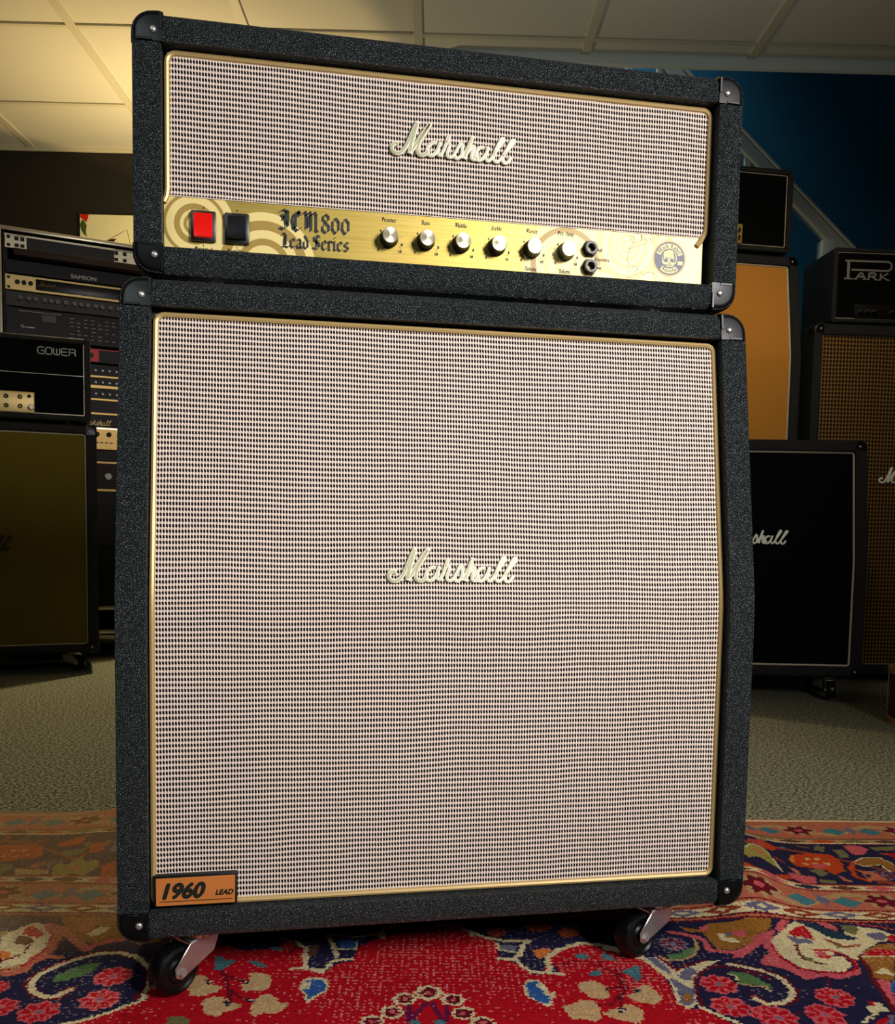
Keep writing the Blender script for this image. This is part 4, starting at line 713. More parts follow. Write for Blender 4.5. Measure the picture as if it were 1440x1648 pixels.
    # worn pile: pale warp showing in lines of single knots
    def smooth(shape, k):
        g = rs.rand(shape[0]//k+2, shape[1]//k+2); y = np.linspace(0, g.shape[0]-1.001, shape[0]); x = np.linspace(0, g.shape[1]-1.001, shape[1])
        yi, xi = y.astype(int), x.astype(int); fy, fx = (y-yi)[:, None], (x-xi)[None]
        return (g[yi][:, xi]*(1-fy)+g[yi+1][:, xi]*fy)*(1-fx)+(g[yi][:, xi+1]*(1-fy)+g[yi+1][:, xi+1]*fy)*fx
    rs = np.random.RandomState(21)
    wear = smooth(img.shape[:2], 22)*.6+smooth(img.shape[:2], 60)*.6; wear = np.clip((wear-.52)*3, 0, 1)
    grid = ((np.arange(nu)[None] % 3 == 0)*.5+(np.arange(nv)[:, None] % 3 == 0)*.5)
    wear = np.maximum(wear, np.exp(-((UU-.36)/.22)**2-((VV-.10)/.07)**2)*.85)
    hit = rs.rand(nv, nu) < wear*grid*.75*(VV < .25)
    redpart = (img[..., 0] > 4*img[..., 2]+.05)
    h2 = hit & ~redpart & (rs.rand(nv, nu) < .55); img[h2] = img[h2]*.5+np.array(lin(150, 138, 134))*.5
    hit &= redpart; img[hit] = img[hit]*.35+np.array(lin(226, 134, 124))*.65
    img *= (1+rs.normal(0, .13, (nv, nu, 1))); img = np.clip(img, 0.002, 1)
    # cords and fringe of the long edge
    edge = VV > .6955-.018*np.clip((-.25-UU)/.1, 0, 1)
    img[edge] = np.array(lin(190, 150, 104))
    # heights
    gu, gv = ua+np.arange(nu+1)*du, va+np.arange(nv+1)*dv; GU, GV = np.meshgrid(gu, gv)
    fold = .030*np.exp(-((GU-.835-.25*(GV-.3))/.055)**2)*np.clip((GV-.22)/.12, 0, 1)*np.clip((.69-GV)/.2, 0, 1)
    fold += .007*np.exp(-((GU+.20)/.07)**2)*np.clip((GV-.35)/.12, 0, 1)
    Z = .0075+.0008*np.sin(GU*9)*np.sin(GV*7)+fold
    GV2 = GV+.018*np.clip((GU+.33)/.1, 0, 1)*np.clip((.12-GU)/.2, 0, 1)*np.clip((GV-.6)/.1, 0, 1)
    co = np.stack([GU, GV2, Z], -1).reshape(-1, 3)
    j, i = np.meshgrid(np.arange(nv), np.arange(nu), indexing='ij'); a = j*(nu+1)+i
    faces = np.stack([a, a+1, a+nu+2, a+nu+1], -1).reshape(-1, 4)
    me = bpy.data.meshes.new('pile')
    me.vertices.add(len(co)); me.vertices.foreach_set('co', co.ravel()); me.loops.add(faces.size); me.loops.foreach_set('vertex_index', faces.ravel().astype(np.int32))
    me.polygons.add(len(faces)); me.polygons.foreach_set('loop_start', np.arange(0, faces.size, 4, dtype=np.int32)); me.update(calc_edges=True)
    ca = me.color_attributes.new('knots', 'FLOAT_COLOR', 'CORNER'); cc = np.ones((len(faces), 4, 4)); cc[:, :, :3] = img.reshape(-1, 1, 3); ca.data.foreach_set('color', cc.ravel())
    me.materials.append(MATS['rug_wool'])
    rt = thing('persian_rug', 'worn red and navy floral oriental rug under the big cabinet', 'rug', (0, 0, 0), RZ)
    o = bpy.data.objects.new('pile', me); COL.objects.link(o); o.parent = rt
    boxo('backing', 'brown_panel', rt, ua+.005, ub-.005, va+.005, vb-.01, .0005, .0055)
    bm = BM(); tube(bm, [(u, vb+.018*min(1, max(0, (u+.33)/.1))*min(1, max(0, (.12-u)/.2)), .005) for u in np.linspace(ua, ub, 60)], .0045, 6); link('selvedge', bm, 'beige_wool', rt)
simple('beige_wool', lin(206, 160, 116), .95, noise=.3, scale=300)
build_rug()

# ------------------------------------------------------------------ the big slanted cabinet
ZC = .085
main, F = cab('big black slant-front speaker cabinet with salt-and-pepper grille, standing on the rug', (0, 0, ZC), 0, .77, .7606, .365, .3892, .0576, .0333,
              'grille_weave', 'gold_piping', 'tolex', d=.019, gap=.0045, castors=((.083, .052, math.radians(222)), (.672, .054, math.radians(205))), cs=.0345, pr=.0034, rc=.010)
castor(main, .083, .31, 0, math.radians(200)); castor(main, .672, .31, 0, math.radians(210))
def on_front(F, x0, s0, off=0.016):
    def f(p, q, h):
        y, z = F(s0+q, off-h); return (x0+p, y, z)
    return f
script('script_logo', 'cream_plastic', main, 0, 0, 0, .158, True, f=on_front(F, .307, .4145+.0045, .0155))
# model badge
bm = BM(); box(bm, .0385, .1325, .0085, .0165, .0365, .0745, .0015, 2); bd = link('model_badge', bm, 'black_plastic', main)
bm = BM(); box(bm, .0412, .1300, .0078, .0087, .0385, .0712, .0003, 1); link('badge_face', bm, 'orange_badge', bd)
text('badge_lettering', '1960', .0245, 'black_ink', bd, .0445, .0475, .0074, shear=.28, fatten=.0012, sx=1.0)
text('badge_lettering', 'LEAD', .0085, 'black_ink', bd, .1075, .0490, .0074, shear=.28, fatten=.0003, sx=.98)
bm = BM(); strip(bm, [(.0455, .0435), (.1265, .0435)], .0009, .0074); link('badge_rule', bm, 'black_ink', bd, smooth=False)

# ------------------------------------------------------------------ the amplifier head on top
HX, HY, HZ = .0114, .0802, ZC+.7606+.0106
W, H, D, T = .756, .2939, .215, .0318
amp = thing('amplifier_head', 'black guitar amplifier head with gold control panel on top of the big cabinet', 'amplifier', (HX, HY, HZ))
FH = Front(H); shell(amp, W, H, D, FH, T, 'tolex')
bm = BM(); ribbon(bm, FH, .030, T*.6, W-T*.6, .09, H-T*.6); link('baffle', bm, 'recess_felt', amp)
bm = BM(); ribbon(bm, FH, .0185, T+.0045, W-T-.0045, .0965, H-T-.0045); box(bm, T+.005, W-T-.005, .019, .029, .0955, H-T-.006); link('grille_cloth', bm, 'grille_weave', amp, smooth=False)
piping(amp, FH, .0185, T+.0045, W-T-.0045, .0975, H-T-.0045, .0034, 'gold_piping', .011, opened=True)
corners(amp, W, H, D, FH, .034)
script('script_logo', 'cream_plastic', amp, .3015, .1675, .0165, .156, True)
# chassis and panel
boxo('chassis', 'dull_gold', amp, T*.7, W-T*.8, .040, .19, T-.004, .094)
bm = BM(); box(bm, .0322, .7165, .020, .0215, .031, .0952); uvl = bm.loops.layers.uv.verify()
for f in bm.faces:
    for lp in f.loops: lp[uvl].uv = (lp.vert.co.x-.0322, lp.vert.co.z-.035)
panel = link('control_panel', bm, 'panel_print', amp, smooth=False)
yp = .0197
def letter(s, x, z, h, wid, name='panel_lettering', nib=.85, y=yp):
    bm = BM(); blackletter(bm, s, x, z, h, y, wid, nib); return link(name, bm, 'black_ink', panel, smooth=False)
letter('JCM', .1665, .0655, .0235, .047, nib=1.25); letter('800', .2165, .0655, .0225, .036, nib=1.05)
letter('Lead', .1685, .0450, .0175, .034, nib=1.15); letter('Series', .2055, .0450, .0175, .046, nib=1.15)
KX = [.300, .346, .391, .437, .483, .528]; KZ = .0645
for nm, x, wd in (('Presence', .300, .018), ('Bass', .346, .011), ('Middle', .391, .016), ('Treble', .437, .0145), ('Master', .483, .0155), ('Pre-Amp', .528, .022)):
    letter(nm, x-wd/2, .0850, .0054, wd, nib=1.05)
for x in (.483, .528): letter('Volume', x-.0080, .0380, .0054, .016, nib=1.05)
for s, x, z, wd in (('High', .5695, .0685, .009), ('Sensitivity', .567, .0565, .021), ('Low', .5695, .0460, .008), ('Power', .067, .0345, .016), ('Standby', .105, .0345, .020)): letter(s, x, z, .0046, wd, nib=1.0)
for x in KX:
    for s, a in (('0', 218), ('2', 180), ('4', 128), ('6', 58), ('8', -8), ('10', -40)):
        text('dial_number', s, .0046, 'black_ink', panel, x+.0165*math.cos(math.radians(a))-.0012, KZ-.0035+.0165*math.sin(math.radians(a))-.0016, yp, fatten=.00018, align='LEFT')
    bm = BM()
    for a in (93, 24, -25, 200, 155): strip(bm, [(x+.0145*math.cos(math.radians(a)), KZ-.003+.0145*math.sin(math.radians(a))), (x+.017*math.cos(math.radians(a)), KZ-.003+.017*math.sin(math.radians(a)))], .0004, yp)
    link('dial_ticks', bm, 'black_ink', panel, smooth=False)
    # fluted black skirt with a spun metal cap
    bm = BM(); n = 48; prof = [(.0199, .0112), (.0165, .0114), (.0155, .0108), (.004, .0100), (.0036, .0094)]; rings = []
    for y, r0 in prof:
        fl = .0007 if .003 < y < .0160 else 0
        rings.append([bm.verts.new((x+(r0-fl*(k % 2))*math.cos(2*PI*k/n), y, KZ+(r0-fl*(k % 2))*math.sin(2*PI*k/n))) for k in range(n)])
    for A, B in zip(rings, rings[1:]):
        for k in range(n): bm.faces.new((A[k], A[(k+1) % n], B[(k+1) % n], B[k]))
    kn = link('control_knob', bm, 'black_plastic', amp, smooth=False)
    bm = BM(); lathe(bm, [(.0042, .0096), (.0028, .0096), (.0022, .0090), (.0023, .003), (.0020, 0)], (x, 0, KZ), 'y', 32); link('knob_cap', bm, 'spun_cap', kn)
def rocker(x, mat, lab, up):
    bm = BM(); box(bm, x-.0145, x+.0145, .0145, .021, .0445, .0800, .0015, 2)
    s = link('rocker_switch', bm, 'black_plastic', amp)
    bm = BM(); pr = [(.0150, .0480), (.0115, .0495), (.0130, .0625), (.0095, .0755), (.0150, .0768)] if up else [(.0150, .0480), (.0095, .0495), (.0125, .0600), (.0110, .0755), (.0150, .0768)]
    A, B, fa, fb, sd = prism(bm, pr, 'x', x-.0108, x+.0108); bev(bm, list(fa.edges)+list(fb.edges), .0008, 2); k = link('rocker', bm, mat, s); s['label'] = lab
    text('switch_mark', 'o', .0042, 'black_ink', panel, x-.001, .0835, yp); text('switch_mark', 'I', .0042, 'black_ink', panel, x-.0005, .0395, yp)
rocker(.0775, 'red_rocker', 'red lit rocker switch', True); rocker(.1165, 'gloss_plastic', 'black rocker switch', False)
for z in (.0705, .0475):
    bm = BM(); lathe(bm, [(.0200, .0108), (.0160, .0108), (.0150, .0098), (.0150, .0088)], (.5605, 0, z), 'y', 6)
    lathe(bm, [(.0165, .0085), (.0115, .0085), (.0105, .0078), (.0105, .0052), (.0125, .0046), (.035, .0046), (.035, 0)], (.5605, 0, z), 'y', 28); link('input_jack', bm, 'gloss_plastic', amp)
# signatures
bm = BM()
for pts in ([(.618, .078), (.621, .086), (.619, .092), (.616, .088), (.622, .083), (.626, .085)], [(.628, .083), (.632, .090), (.630, .094), (.632, .084)], [(.634, .087), (.637, .091), (.638, .086), (.642, .091), (.645, .088), (.648, .093)],
            [(.612, .074), (.625, .079), (.648, .0875)], [(.611, .070), (.617, .078), (.612, .062), (.616, .056), (.612, .050)], [(.613, .044), (.618, .051), (.624, .053), (.635, .055)], [(.612, .040), (.618, .039), (.627, .052), (.624, .042), (.631, .047), (.634, .044), (.640, .047), (.651, .046)]):
    strip(bm, catmull(pts, 5), .00045, yp)
link('signature', bm, 'black_ink', panel, smooth=False)
# round emblem: skull between two lettered banners
ex, ez = .6705, .0665
bm = BM(); disc(bm, ex, ez, .0235, yp+.0001, 48); bdg = link('round_emblem', bm, 'tan_ink', panel, smooth=False)
bm = BM(); disc(bm, ex, ez, .0213, yp, 48); link('emblem_field', bm, 'navy_ink', bdg, smooth=False)
bm = BM()
def arcband(r0, r1, a0, a1, y):
    n = 20
    A = [bm.verts.new((ex+r0*math.cos(math.radians(a0+(a1-a0)*k/n)), y, ez+r0*math.sin(math.radians(a0+(a1-a0)*k/n)))) for k in range(n+1)]
    B = [bm.verts.new((ex+r1*math.cos(math.radians(a0+(a1-a0)*k/n)), y, ez+r1*math.sin(math.radians(a0+(a1-a0)*k/n)))) for k in range(n+1)]
    for k in range(n): bm.faces.new((A[k], A[k+1], B[k+1], B[k]))
arcband(.0128, .0192, 162, 18, yp-.0001); arcband(.0128, .0192, 228, 312, yp-.0001)
poly(bm, [(ex+.0115, ez-.0075), (ex+.0185, ez-.0075), (ex+.0190, ez-.0028), (ex+.0118, ez-.0028)], yp-.0001)
poly(bm, [(ex+a*.0104/10, ez+b*.0104/10) for a, b in [(-9, 3), (-7, 8), (-2, 10.5), (4, 10.2), (8.6, 7), (10, 1), (9, -5), (6.5, -7), (5, -10), (-3, -10.4), (-5, -8), (-9, -6.5), (-10, -2)]], yp-.0001)
link('emblem_banners', bm, 'cream_ink', bdg, smooth=False)
bm = BM()
for pts in ([(4, 9.5), (7.5, 6.5), (8.8, 1), (8, -4), (5.5, -6), (6.6, -1), (6.2, 4)], [(-7, -1), (-5, .2), (-2.2, 0), (-1.6, -3), (-4, -5), (-7, -4.4)], [(1.2, 0), (4, .2), (6, -1), (5.6, -4), (3, -4.8), (1, -2.8)], [(-.6, -3.8), (.3, -3.8), (1, -6.4), (-1, -6.6)],
            [(-5, -7.4), (4.5, -8), (4.4, -8.6), (-4.8, -8.2)], [(-8.6, 2.4), (-8, 5), (-7.4, 2), (-7.8, -4), (-8.6, -3)], [(-6, 2), (-2, 1.2), (2, 1.6), (2, 1.1), (-2, .6), (-6, 1.3)]):
    poly(bm, [(ex+a*.0104/10, ez+b*.0104/10) for a, b in pts], yp-.0002)
for q in range(5): strip(bm, [(ex-.0040+q*.0019, ez-.0076), (ex-.0040+q*.0019, ez-.0098)], .0004, yp-.0002)
link('emblem_skull_marks', bm, 'navy_ink', bdg, smooth=False)
def wrap(s, h, r, a0, a1, inner):
    tot = sum(GL[c][1] for c in s); bm = BM()
    def f(p, q):
        a = math.radians(a0+(a1-a0)*p/tot*1.0); rr = r+(q if inner else -q)
        return (ex+rr*math.cos(a), yp-.0002, ez+rr*math.sin(a)) if inner else (ex+(r+q)*math.cos(a), yp-.0002, ez+(r+q)*math.sin(a))
    k = h/6; blackletter(bm, s, 0, 0, h, yp, None, 1.0, f=lambda p, q: f(p/k, q)); link('emblem_lettering', bm, 'navy_ink', bdg, smooth=False)
wrap('Black Label', .0046, .0140, 156, 24, True)
tot = sum(GL[c][1] for c in 'Society'); k_ = .0046/6; bm = BM()
blackletter(bm, 'Society', 0, 0, .0046, yp, None, 1.0, f=lambda p, q: (ex+(.0176-q)*math.cos(math.radians(232+76*p/k_/tot)), yp-.0002, ez+(.0176-q)*math.sin(math.radians(232+76*p/k_/tot)))); link('emblem_lettering', bm, 'navy_ink', bdg, smooth=False)
# feet
for x, y in ((.103-HX, .045), (.662-HX, .045), (.103-HX, .17), (.662-HX, .17)):  # metal feet
    bm = BM(); lathe(bm, [(0, .016), (-.0045, .0165), (-.0052, .039), (-.0062, .040), (-.0068, .0385), (-.0066, .020), (-.0085, .0175), (-.0100, .0165), (-.0100, 0)], (x, y, 0), 'z', 36); link('foot', bm, 'chrome', amp)

# ------------------------------------------------------------------ background, left: cabinet, small head, rack
lx, ly = -.481, 2.45; ya = math.radians(12); ex_, ey_ = math.cos(ya), math.sin(ya)
def lpt(u, v, z): return (lx+u*ex_-v*ey_, ly+u*ey_+v*ex_, z)
lc, FL = cab('olive-clothed speaker cabinet at left with black script logo and a small head on it', lpt(-.77, 0, .075), 12, .77, .833, .30, .02, .045, .035,
             'olive_cloth', 'white_piping', castors=((.665, .10, math.radians(-25)), (.665, .24, math.radians(20)), (.1, .10, 2.0), (.1, .24, 2.2)), tb=.030, cs=.036, group=None)
script('script_logo', 'black_plastic', lc, 0, 0, 0, .27, f=on_front(FL, .212, .378, .012))
r = thing('amplifier_head', 'small black amplifier head lettered in silver on the olive cabinet at left', 'amplifier', lpt(-.66+.012, .05, .919), 12)
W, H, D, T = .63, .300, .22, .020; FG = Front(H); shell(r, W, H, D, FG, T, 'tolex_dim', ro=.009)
bm = BM(); ribbon(bm, FG, .010, T*.6, W-T*.6, T*.6, H-T*.6); link('front_panel', bm, 'black_cloth', r, smooth=False)
bm = BM(); tube(bm, [(.21+.012, .008, T+.004), (W-T-.004, .008, T+.004)], .002, 6); tube(bm, [(W-T-.003, .008, T+.004), (W-T-.003, .008, H-T)], .0012, 6); tube(bm, [(.03, .008, .165), (W-T-.004, .008, .165)], .0010, 6); link('trim_strip', bm, 'aluminium', r)
bm = BM(); box(bm, .08, W-.158-.03, .004, .010, T+.003, .097, .006, 3); cp = link('control_panel', bm, 'pale_gold', r)
for x, z, k in ((.395, .045, 0), (.395, .078, 0), (.35, .045, 0), (.35, .078, 0), (.30, .06, 1), (.24, .06, 1)):
    bm = BM(); lathe(bm, [(.004, .008), (.001, .008), (.001, .005), (.004, .0045), (.004, 0)] if not k else [(.004, .010), (-.012, .009), (-.014, .006), (-.014, 0)], (x, 0, z), 'y', 20); link('input_jack' if not k else 'control_knob', bm, 'black_panel' if not k else 'alu_knob', cp)
bm = BM(); lathe(bm, [(.004, .0115), (-.010, .0105), (-.013, .007), (-.013, 0)], (.432, 0, .043), 'y', 24); link('control_knob', bm, 'alu_knob', cp)
bm = BM(); lathe(bm, [(.004, .006), (-.004, .005), (-.006, 0)], (.425, 0, .082), 'y', 16); link('toggle', bm, 'brown_panel', cp)
# squared silver lettering
bm = BM(); gx, gz, gh, gw = W-.175, .236, .030, .0205
LT = {'G': [[(1, 1), (.2, 1), (0, .8), (0, .2), (.2, 0), (1, 0), (1, .5), (.5, .5)]], 'O': [[(.2, 0), (.8, 0), (1, .2), (1, .8), (.8, 1), (.2, 1), (0, .8), (0, .2), (.2, 0)]],
      'W': [[(0, 1), (0, .2), (.2, 0), (.5, 0), (.5, .9)], [(.5, 0), (.8, 0), (1, .2), (1, 1)]], 'E': [[(1, 1), (.2, 1), (0, .8), (0, .2), (.2, 0), (1, 0)], [(0, .5), (.9, .5)]], 'R': [[(0, 0), (0, 1), (.8, 1), (1, .85), (1, .6), (.8, .5), (.2, .5)], [(.75, .5), (1, .3), (1, 0)]]}
for i, ch in enumerate('GOWER'):
    for s_ in LT[ch]: strip(bm, [(gx+i*(gw+.0055)+a*gw, gz+b*gh*.8) for a, b in s_], .0033, .0085)
link('lettering', bm, 'silver_ink', r, smooth=False)
for x in (.08, W-.08):
    for y in (.04, .17): 
        bm = BM(); lathe(bm, [(0, .014), (-.0095, .012), (-.0095, 0)], (x, y, 0), 'z', 16); link('foot', bm, 'rubber', r)

# rack of effects and preamps
ra = 17
rk = thing('equipment_rack', 'tall metal-edged equipment rack of gold, black and red units behind the olive cabinet', 'rack', (-.75-.135*math.cos(math.radians(ra)), 2.75-.135*math.sin(math.radians(ra)), 0), ra)
RW, RH, RD = .56, 1.665, .50
bm = BM()
for x0, x1 in ((0, .012), (RW-.012, RW)): box(bm, x0, x1, .01, RD, .10, RH-.006, .001, 1)
box(bm, .004, RW-.004, .01, RD, RH-.014, RH-.004); box(bm, .004, RW-.004, .01, RD, .10, .12); box(bm, .01, RW-.01, RD-.012, RD, .10, RH-.01); link('case_body', bm, 'black_panel', rk)
for x in (0, RW-.014): boxo('edge_profile', 'aluminium', rk, x, x+.014, -.004, .012, .10, RH, .003, 2)
for z in (RH-.014, .10, .198): boxo('edge_profile', 'aluminium', rk, 0, RW, -.004, .012, z, z+.016, .003, 2)
for x in (.018, RW-.034): boxo('rack_rail', 'black_panel', rk, x, x+.016, .004, .03, .12, RH-.02)
for x in (.05, RW-.05):
    for y in (.06, RD-.06):
        bm = BM(); lathe(bm, [(-.016, 0), (-.016, .03), (-.011, .042), (.011, .042), (.016, .03), (.016, 0)], (x, y, .042), 'x', 24); box(bm, x-.02, x+.02, y-.025, y+.025, .084, .10); link('wheel', bm, 'rubber', rk)
ux0, ux1 = .024, RW-.024
def unit(z0, z1, mat, y=0, name='rack_unit', lab=None):
    o = boxo(name, mat, rk, ux0, ux1, y-.003, y+.25, z0, z1, .0015, 1)
    if lab: o['label'] = lab
    return o
def dots(par, mat, xs, z, r, dep=.006, y=-.003, name='knob', seg=14):
    for x in xs:
        bm = BM(); lathe(bm, [(y+.001, r), (y-dep, r*.9), (y-dep, 0)], (x, 0, z), 'y', seg); link(name, bm, mat, par)
# 1: silver ventilated panel with a shelf
u = unit(1.585, 1.640, 'display_glass', lab='top unit with silver ends')
bm = BM(); box(bm, ux0+.002, ux0+.076, -.005, -.003, 1.587, 1.638); box(bm, ux1-.12, ux1-.002, -.005, -.003, 1.587, 1.638); box(bm, ux0, ux1, -.005, -.003, 1.632, 1.639); e = link('silver_end', bm, 'aluminium', u)
for x in (ux0+.014,):
    dots(e, 'black_panel', [x], 1.627, .007, .002, -.005, 'screw', 10); dots(e, 'black_panel', [x], 1.597, .007, .002, -.005, 'screw', 10)
for x in (ux0+.042, ux0+.062, ux1-.112, ux1-.08):
    boxo('button', 'black_panel', e, x-.007, x+.007, -.008, -.004, 1.616, 1.630); boxo('button', 'black_panel', e, x-.007, x+.007, -.008, -.004, 1.592, 1.604)
boxo('shelf', 'brown_panel', rk, ux0+.03, ux1, -.05, .24, 1.552, 1.578, .003)
# 2: black power amplifier with silver lettering
u = unit(1.495, 1.545, 'black_panel', lab='black unit with silver lettering'); text('lettering', 'SAMSON', .020, 'silver_ink', u, .255, 1.504, -.0036, fatten=.0006, sx=1.2)
# 3: gold preamp with display
u = unit(1.432, 1.490, 'pale_gold', lab='gold unit with dark display'); boxo('display', 'display_glass', u, .130, ux1-.03, -.005, -.002, 1.441, 1.482, .001)
script('script_logo', 'olive_cloth', u, .140, 1.458, -.0055, .06); dots(u, 'black_panel', [.066, .089, .112], 1.463, .0092)
dots(u, 'black_panel', [.036], 1.478, .006, .002, -.003, 'screw', 10); dots(u, 'black_panel', [.036], 1.442, .006, .002, -.003, 'screw', 10)
# 4: grey strip with a row of knobs
u = unit(1.372, 1.428, 'grey_panel', lab='grey unit with a row of black knobs'); dots(u, 'black_plastic', [.075, .105, .128, .160, .183, .206, .236, .268, .292, .315, .345, .368, .40, .43], 1.404, .0098, .014)
# 5: tall black synthesizer module
u = unit(1.252, 1.368, 'black_panel', lab='black double-height unit with small print')
bm = BM(); box(bm, .15, .20, -.0045, -.003, 1.325, 1.350); link('display', bm, 'display_glass', u)
bm = BM()
for q in range(6):
    for p in range(7):
        if rnd.random() < .8: strip(bm, [(.25+p*.026, 1.348-q*.015), (.25+p*.026+rnd.uniform(.008, .017), 1.348-q*.015)], .0016, -.0035)
strip(bm, [(.07, 1.357), (.22, 1.357)], .0015, -.0035); strip(bm, [(.075, 1.30), (.085, 1.306), (.080, 1.294), (.092, 1.298)], .003, -.0035); strip(bm, [(.095, 1.297), (.125, 1.297)], .003, -.0035); link('small_print', bm, 'silver_ink', u, smooth=False)
# 6: red unit
u = unit(1.186, 1.240, 'black_panel', lab='unit with red end panel'); boxo('red_end', 'red_panel', u, ux0, .355, -.005, -.002, 1.190, 1.238); dots(u, 'black_panel', [.325], 1.214, .011, .008, -.005); boxo('red_rule', 'red_panel', u, ux0, ux1, -.005, -.002, 1.236, 1.240)
for z0, z1 in ((1.132, 1.180), (1.090, 1.128), (1.042, 1.086), (.986, 1.038)):
    u = unit(z0, z1, 'black_panel'); dots(u, 'silver_ink', [.29+.026*k for k in range(8)], (z0+z1)/2, .0045, .009) if z0 != .986 else None
    boxo('gold_rule', 'dull_gold', u, ux0, ux1, -.006, -.002, z0-.003, z0+.004 if z0 != 1.090 else z0+.008)
u = unit(.935, .982, 'black_panel'); script('script_logo', 'pale_gold', u, .285, .941, -.0035, .115)
u = unit(.845, .930, 'dull_gold', lab='gold preamp panel'); boxo('gold_rule', 'aluminium', u, ux0, ux1, -.006, -.002, .925, .932); dots(u, 'brown_panel', [.345, .39, .43, .47], .905, .010, .010)
bm = BM(); [strip(bm, [(.32+k*.018, .872), (.332+k*.018, .872)], .004, -.0035) for k in range(5)]; link('small_print', bm, 'brown_panel', u, smooth=False)
u = unit(.798, .842, 'black_panel'); u = unit(.680, .795, 'brown_panel', lab='brown unit with white knobs'); dots(u, 'white_paint', [.33, .385, .44, .495], .738, .014, .012)
boxo('gold_rule', 'dull_gold', u, ux0, ux1, -.006, -.002, .790, .797); boxo('gold_rule', 'dull_gold', u, ux0, ux1, -.006, -.002, .678, .687)
for z0, z1 in ((.45, .675), (.22, .447)): unit(z0, z1, 'black_panel', name='blank_panel')

# ------------------------------------------------------------------ background, right
bx, by, bz = 2.067, 1.621, .085; ya = math.radians(-12)
def rp(u, v, z): return (bx+u*math.cos(ya)-v*math.sin(ya), by+u*math.sin(ya)+v*math.cos(ya), z)
bc, FB = cab('black-clothed slant-front cabinet with white piping and white script logo, low at right', rp(-.768, 0, .085), -12, .77, .785, .30, .385, .05, .036, 'black_cloth', 'white_piping',
             castors=((.69, .07, math.radians(262)), (.08, .07, 4.0), (.69, .24, 4.2), (.08, .24, 4.2)), cs=.034, pr=.0034, d=.014, group=None)
script('script_logo', 'cream_plastic', bc, 0, 0, 0, .235, f=on_front(FB, .280, .443, .010))
# orange-clothed cabinet on a second one, small head on top
f_ = 3.35; ox, oy = 2.0732, 2.0793
def op(u, v, z): return (ox+u, oy+v, z)
cab('black lower cabinet behind the black-clothed one, carrying the orange-clothed cabinet', op(-.772, .02, .085), 0, .77, .722, .34, None, 0, .036, 'black_cloth', 'black_plastic', castors=((.08, .07, 4), (.69, .07, 4), (.08, .27, 4), (.69, .27, 4)))
oc, FO = cab('orange-clothed slant-front speaker cabinet with white piping at upper right', op(-.768, 0, .816), 0, .77, .775, .36, .398, .055, .036, 'orange_cloth', 'white_piping', cs=.034, d=.013, gap=.003, pr=.0034)
r = thing('amplifier_head', 'small plain black amplifier head on the orange-clothed cabinet', 'amplifier', op(-.745+.022, .065, 1.6035), 0)
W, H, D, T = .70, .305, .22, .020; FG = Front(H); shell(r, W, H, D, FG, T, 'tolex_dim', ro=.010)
bm = BM(); ribbon(bm, FG, .008, T*.6, W-T*.6, T*.6, H-T*.6); link('front_panel', bm, 'black_cloth', r, smooth=False)
piping(r, FG, .006, T+.003, W-T-.003, T+.003, H-T-.003, .0016, 'white_piping', .006)
bm = BM(); box(bm, .10, .503, .000, .008, T+.004, .094, .002, 2); cp = link('control_panel', bm, 'dull_gold', r)
for x in (.485-.03*k for k in range(0, 9, 1)):
    for z in (.045, .072):
        bm = BM(); lathe(bm, [(.0, .007), (-.010, .006), (-.012, 0)], (x, 0, z), 'y', 16); link('control_knob', bm, 'chrome', cp)
for x in (.08, W-.08):
    for y in (.04, .17):
        bm = BM(); lathe(bm, [(0, .016), (-.0095, .014), (-.0095, 0)], (x, y, 0), 'z', 16); link('foot', bm, 'rubber', r)
# tall cabinet with basket-weave cloth and the head lettered on its front
K5 = 1.05
px_, py_ = .183+(2.0613-.183)*K5, -1.049+(1.8742+1.049)*K5; ya2 = math.radians(-7)
def pp(u, v, z):
    u, v, z = u*K5, v*K5, max(.569+(z-.569)*K5, 0)
    return (px_+u*math.cos(ya2)-v*math.sin(ya2), py_+u*math.sin(ya2)+v*math.cos(ya2), z)
pc, FP = cab('very tall speaker cabinet with brown basket-weave cloth at the right edge', pp(-.060, 0, .055), -7, .84, 1.300, .36, None, 0, .0315, 'basket_cloth', 'white_piping', castors=(), cs=.034, d=.010, gap=.0, tb=.042)
for x in (.07, .73):
    for y in (.06, .30): boxo('foot', 'rubber', pc, x-.025, x+.025, y-.025, y+.025, -.0293, .002, .004)
script('script_logo', 'cream_plastic', pc, 0, 0, 0, .23, f=on_front(FP, .276, .725, .006))
r = thing('amplifier_head', 'black amplifier head with big slab-serif lettering on the tall cabinet', 'amplifier', pp(-.003, .0, 1.299)[:2]+(.0293+1.300+.003,), -7)
W, H, D, T = .714, .268, .25, .0147; FG = Front(H); shell(r, W, H, D, FG, T, 'tolex_dim', ro=.006)
bm = BM(); ribbon(bm, FG, .008, T*.6, W-T*.6, T*.6, H-T*.6); link('front_panel', bm, 'black_cloth', r, smooth=False)
piping(r, FG, .006, T+.002, W-T-.002, T+.002, H-T-.002, .0014, 'white_piping', .005)
bm = BM(); box(bm, .085, W-.085, .001, .008, T+.003, .068, .002, 2); cp = link('control_panel', bm, 'black_panel', r)
for k in range(11):
    bm = BM(); lathe(bm, [(.001, .008), (-.012, .007), (-.014, 0)], (.108+.024*k if k < 3 else .135+.03*k, 0, .040), 'y', 18); link('control_knob', bm, 'chrome', cp)
bm = BM(); yk = .0055; lx0, lz0 = .040, .158
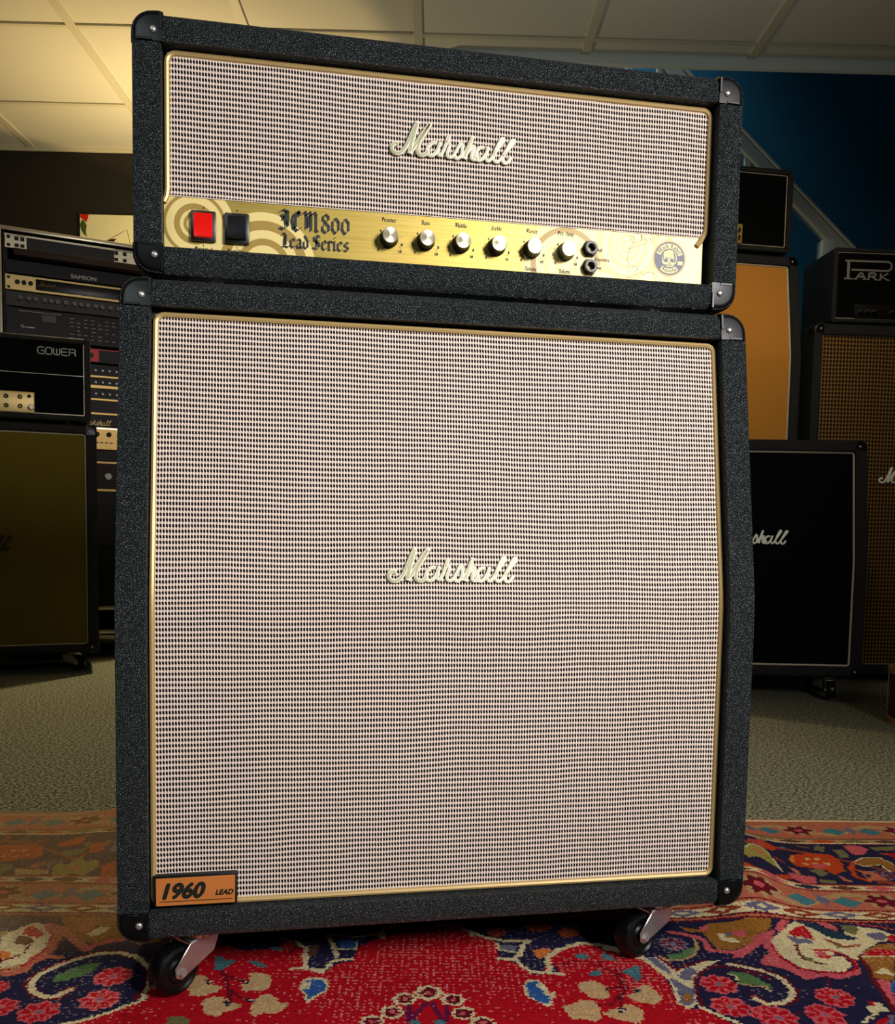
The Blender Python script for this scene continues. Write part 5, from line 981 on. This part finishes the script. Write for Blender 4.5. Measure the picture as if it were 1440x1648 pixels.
def bar(a, b, wd=.0105): strip(bm, [(lx0+a[0], lz0+a[1]), (lx0+b[0], lz0+b[1])], wd, yk)
strip(bm, [(lx0+.005, lz0+.065), (lx0+.165, lz0+.065)]+[(lx0+.165+.016*math.sin(a), lz0+.049+.016*math.cos(a)) for a in (.4, .8, 1.2, 1.57, 1.95, 2.4, 2.8)]+[(lx0+.165, lz0+.033), (lx0+.030, lz0+.033)], .0065, yk)
bar((.018, 0), (.018, .068)); bar((.003, .001), (.036, .001), .005)
for k, (st) in enumerate(([[(0, 0), (.017, .024)], [(.034, 0), (.019, .024)], [(.006, .009), (.028, .009)]], [[(.006, 0), (.006, .024)], [(.006, .023), (.024, .023), (.029, .018), (.024, .012), (.008, .012)], [(.016, .012), (.030, 0)]], [[(.006, 0), (.006, .024)], [(.030, .024), (.009, .011), (.030, 0)]])):
    for s_ in st: strip(bm, [(lx0+.046+k*.044+a*1.15, lz0+b) for a, b in s_], .0065, yk)
    for a in (0, .030): strip(bm, [(lx0+.046+k*.044+a*1.15-.007, lz0), (lx0+.046+k*.044+a*1.15+.007, lz0)], .004, yk)
link('lettering', bm, 'silver_ink', r, smooth=False)

# round red-sided drum at the frame's right edge
dx, dy = 2.094, 1.302
r = thing('drum', 'red round drum with tan hoop, cut off by the right edge below the tall cabinet', 'drum', (dx, dy, 0))
bm = BM(); lathe(bm, [(.012, 0), (.012, .118), (.02, .124), (.155, .124), (.165, .118)], (0, 0, 0), 'z', 48); link('shell', bm, 'red_fabric', r)
for z in (.0, .150):
    bm = BM(); lathe(bm, [(z, .124), (z, .133), (z+.018, .133), (z+.020, .128), (z+.018, .122), (z, .122)], (0, 0, 0), 'z', 48); link('hoop', bm, 'wicker', r)
bm = BM(); lathe(bm, [(.158, .124), (.160, .118), (.160, 0)], (0, 0, 0), 'z', 48); link('drum_head', bm, 'brown_panel', r)
for k in range(8):
    a = k*PI/4; bm = BM(); tube(bm, [(.130*math.cos(a), .130*math.sin(a), .01), (.130*math.cos(a), .130*math.sin(a), .155)], .0022, 8); link('tension_rod', bm, 'zinc', r)
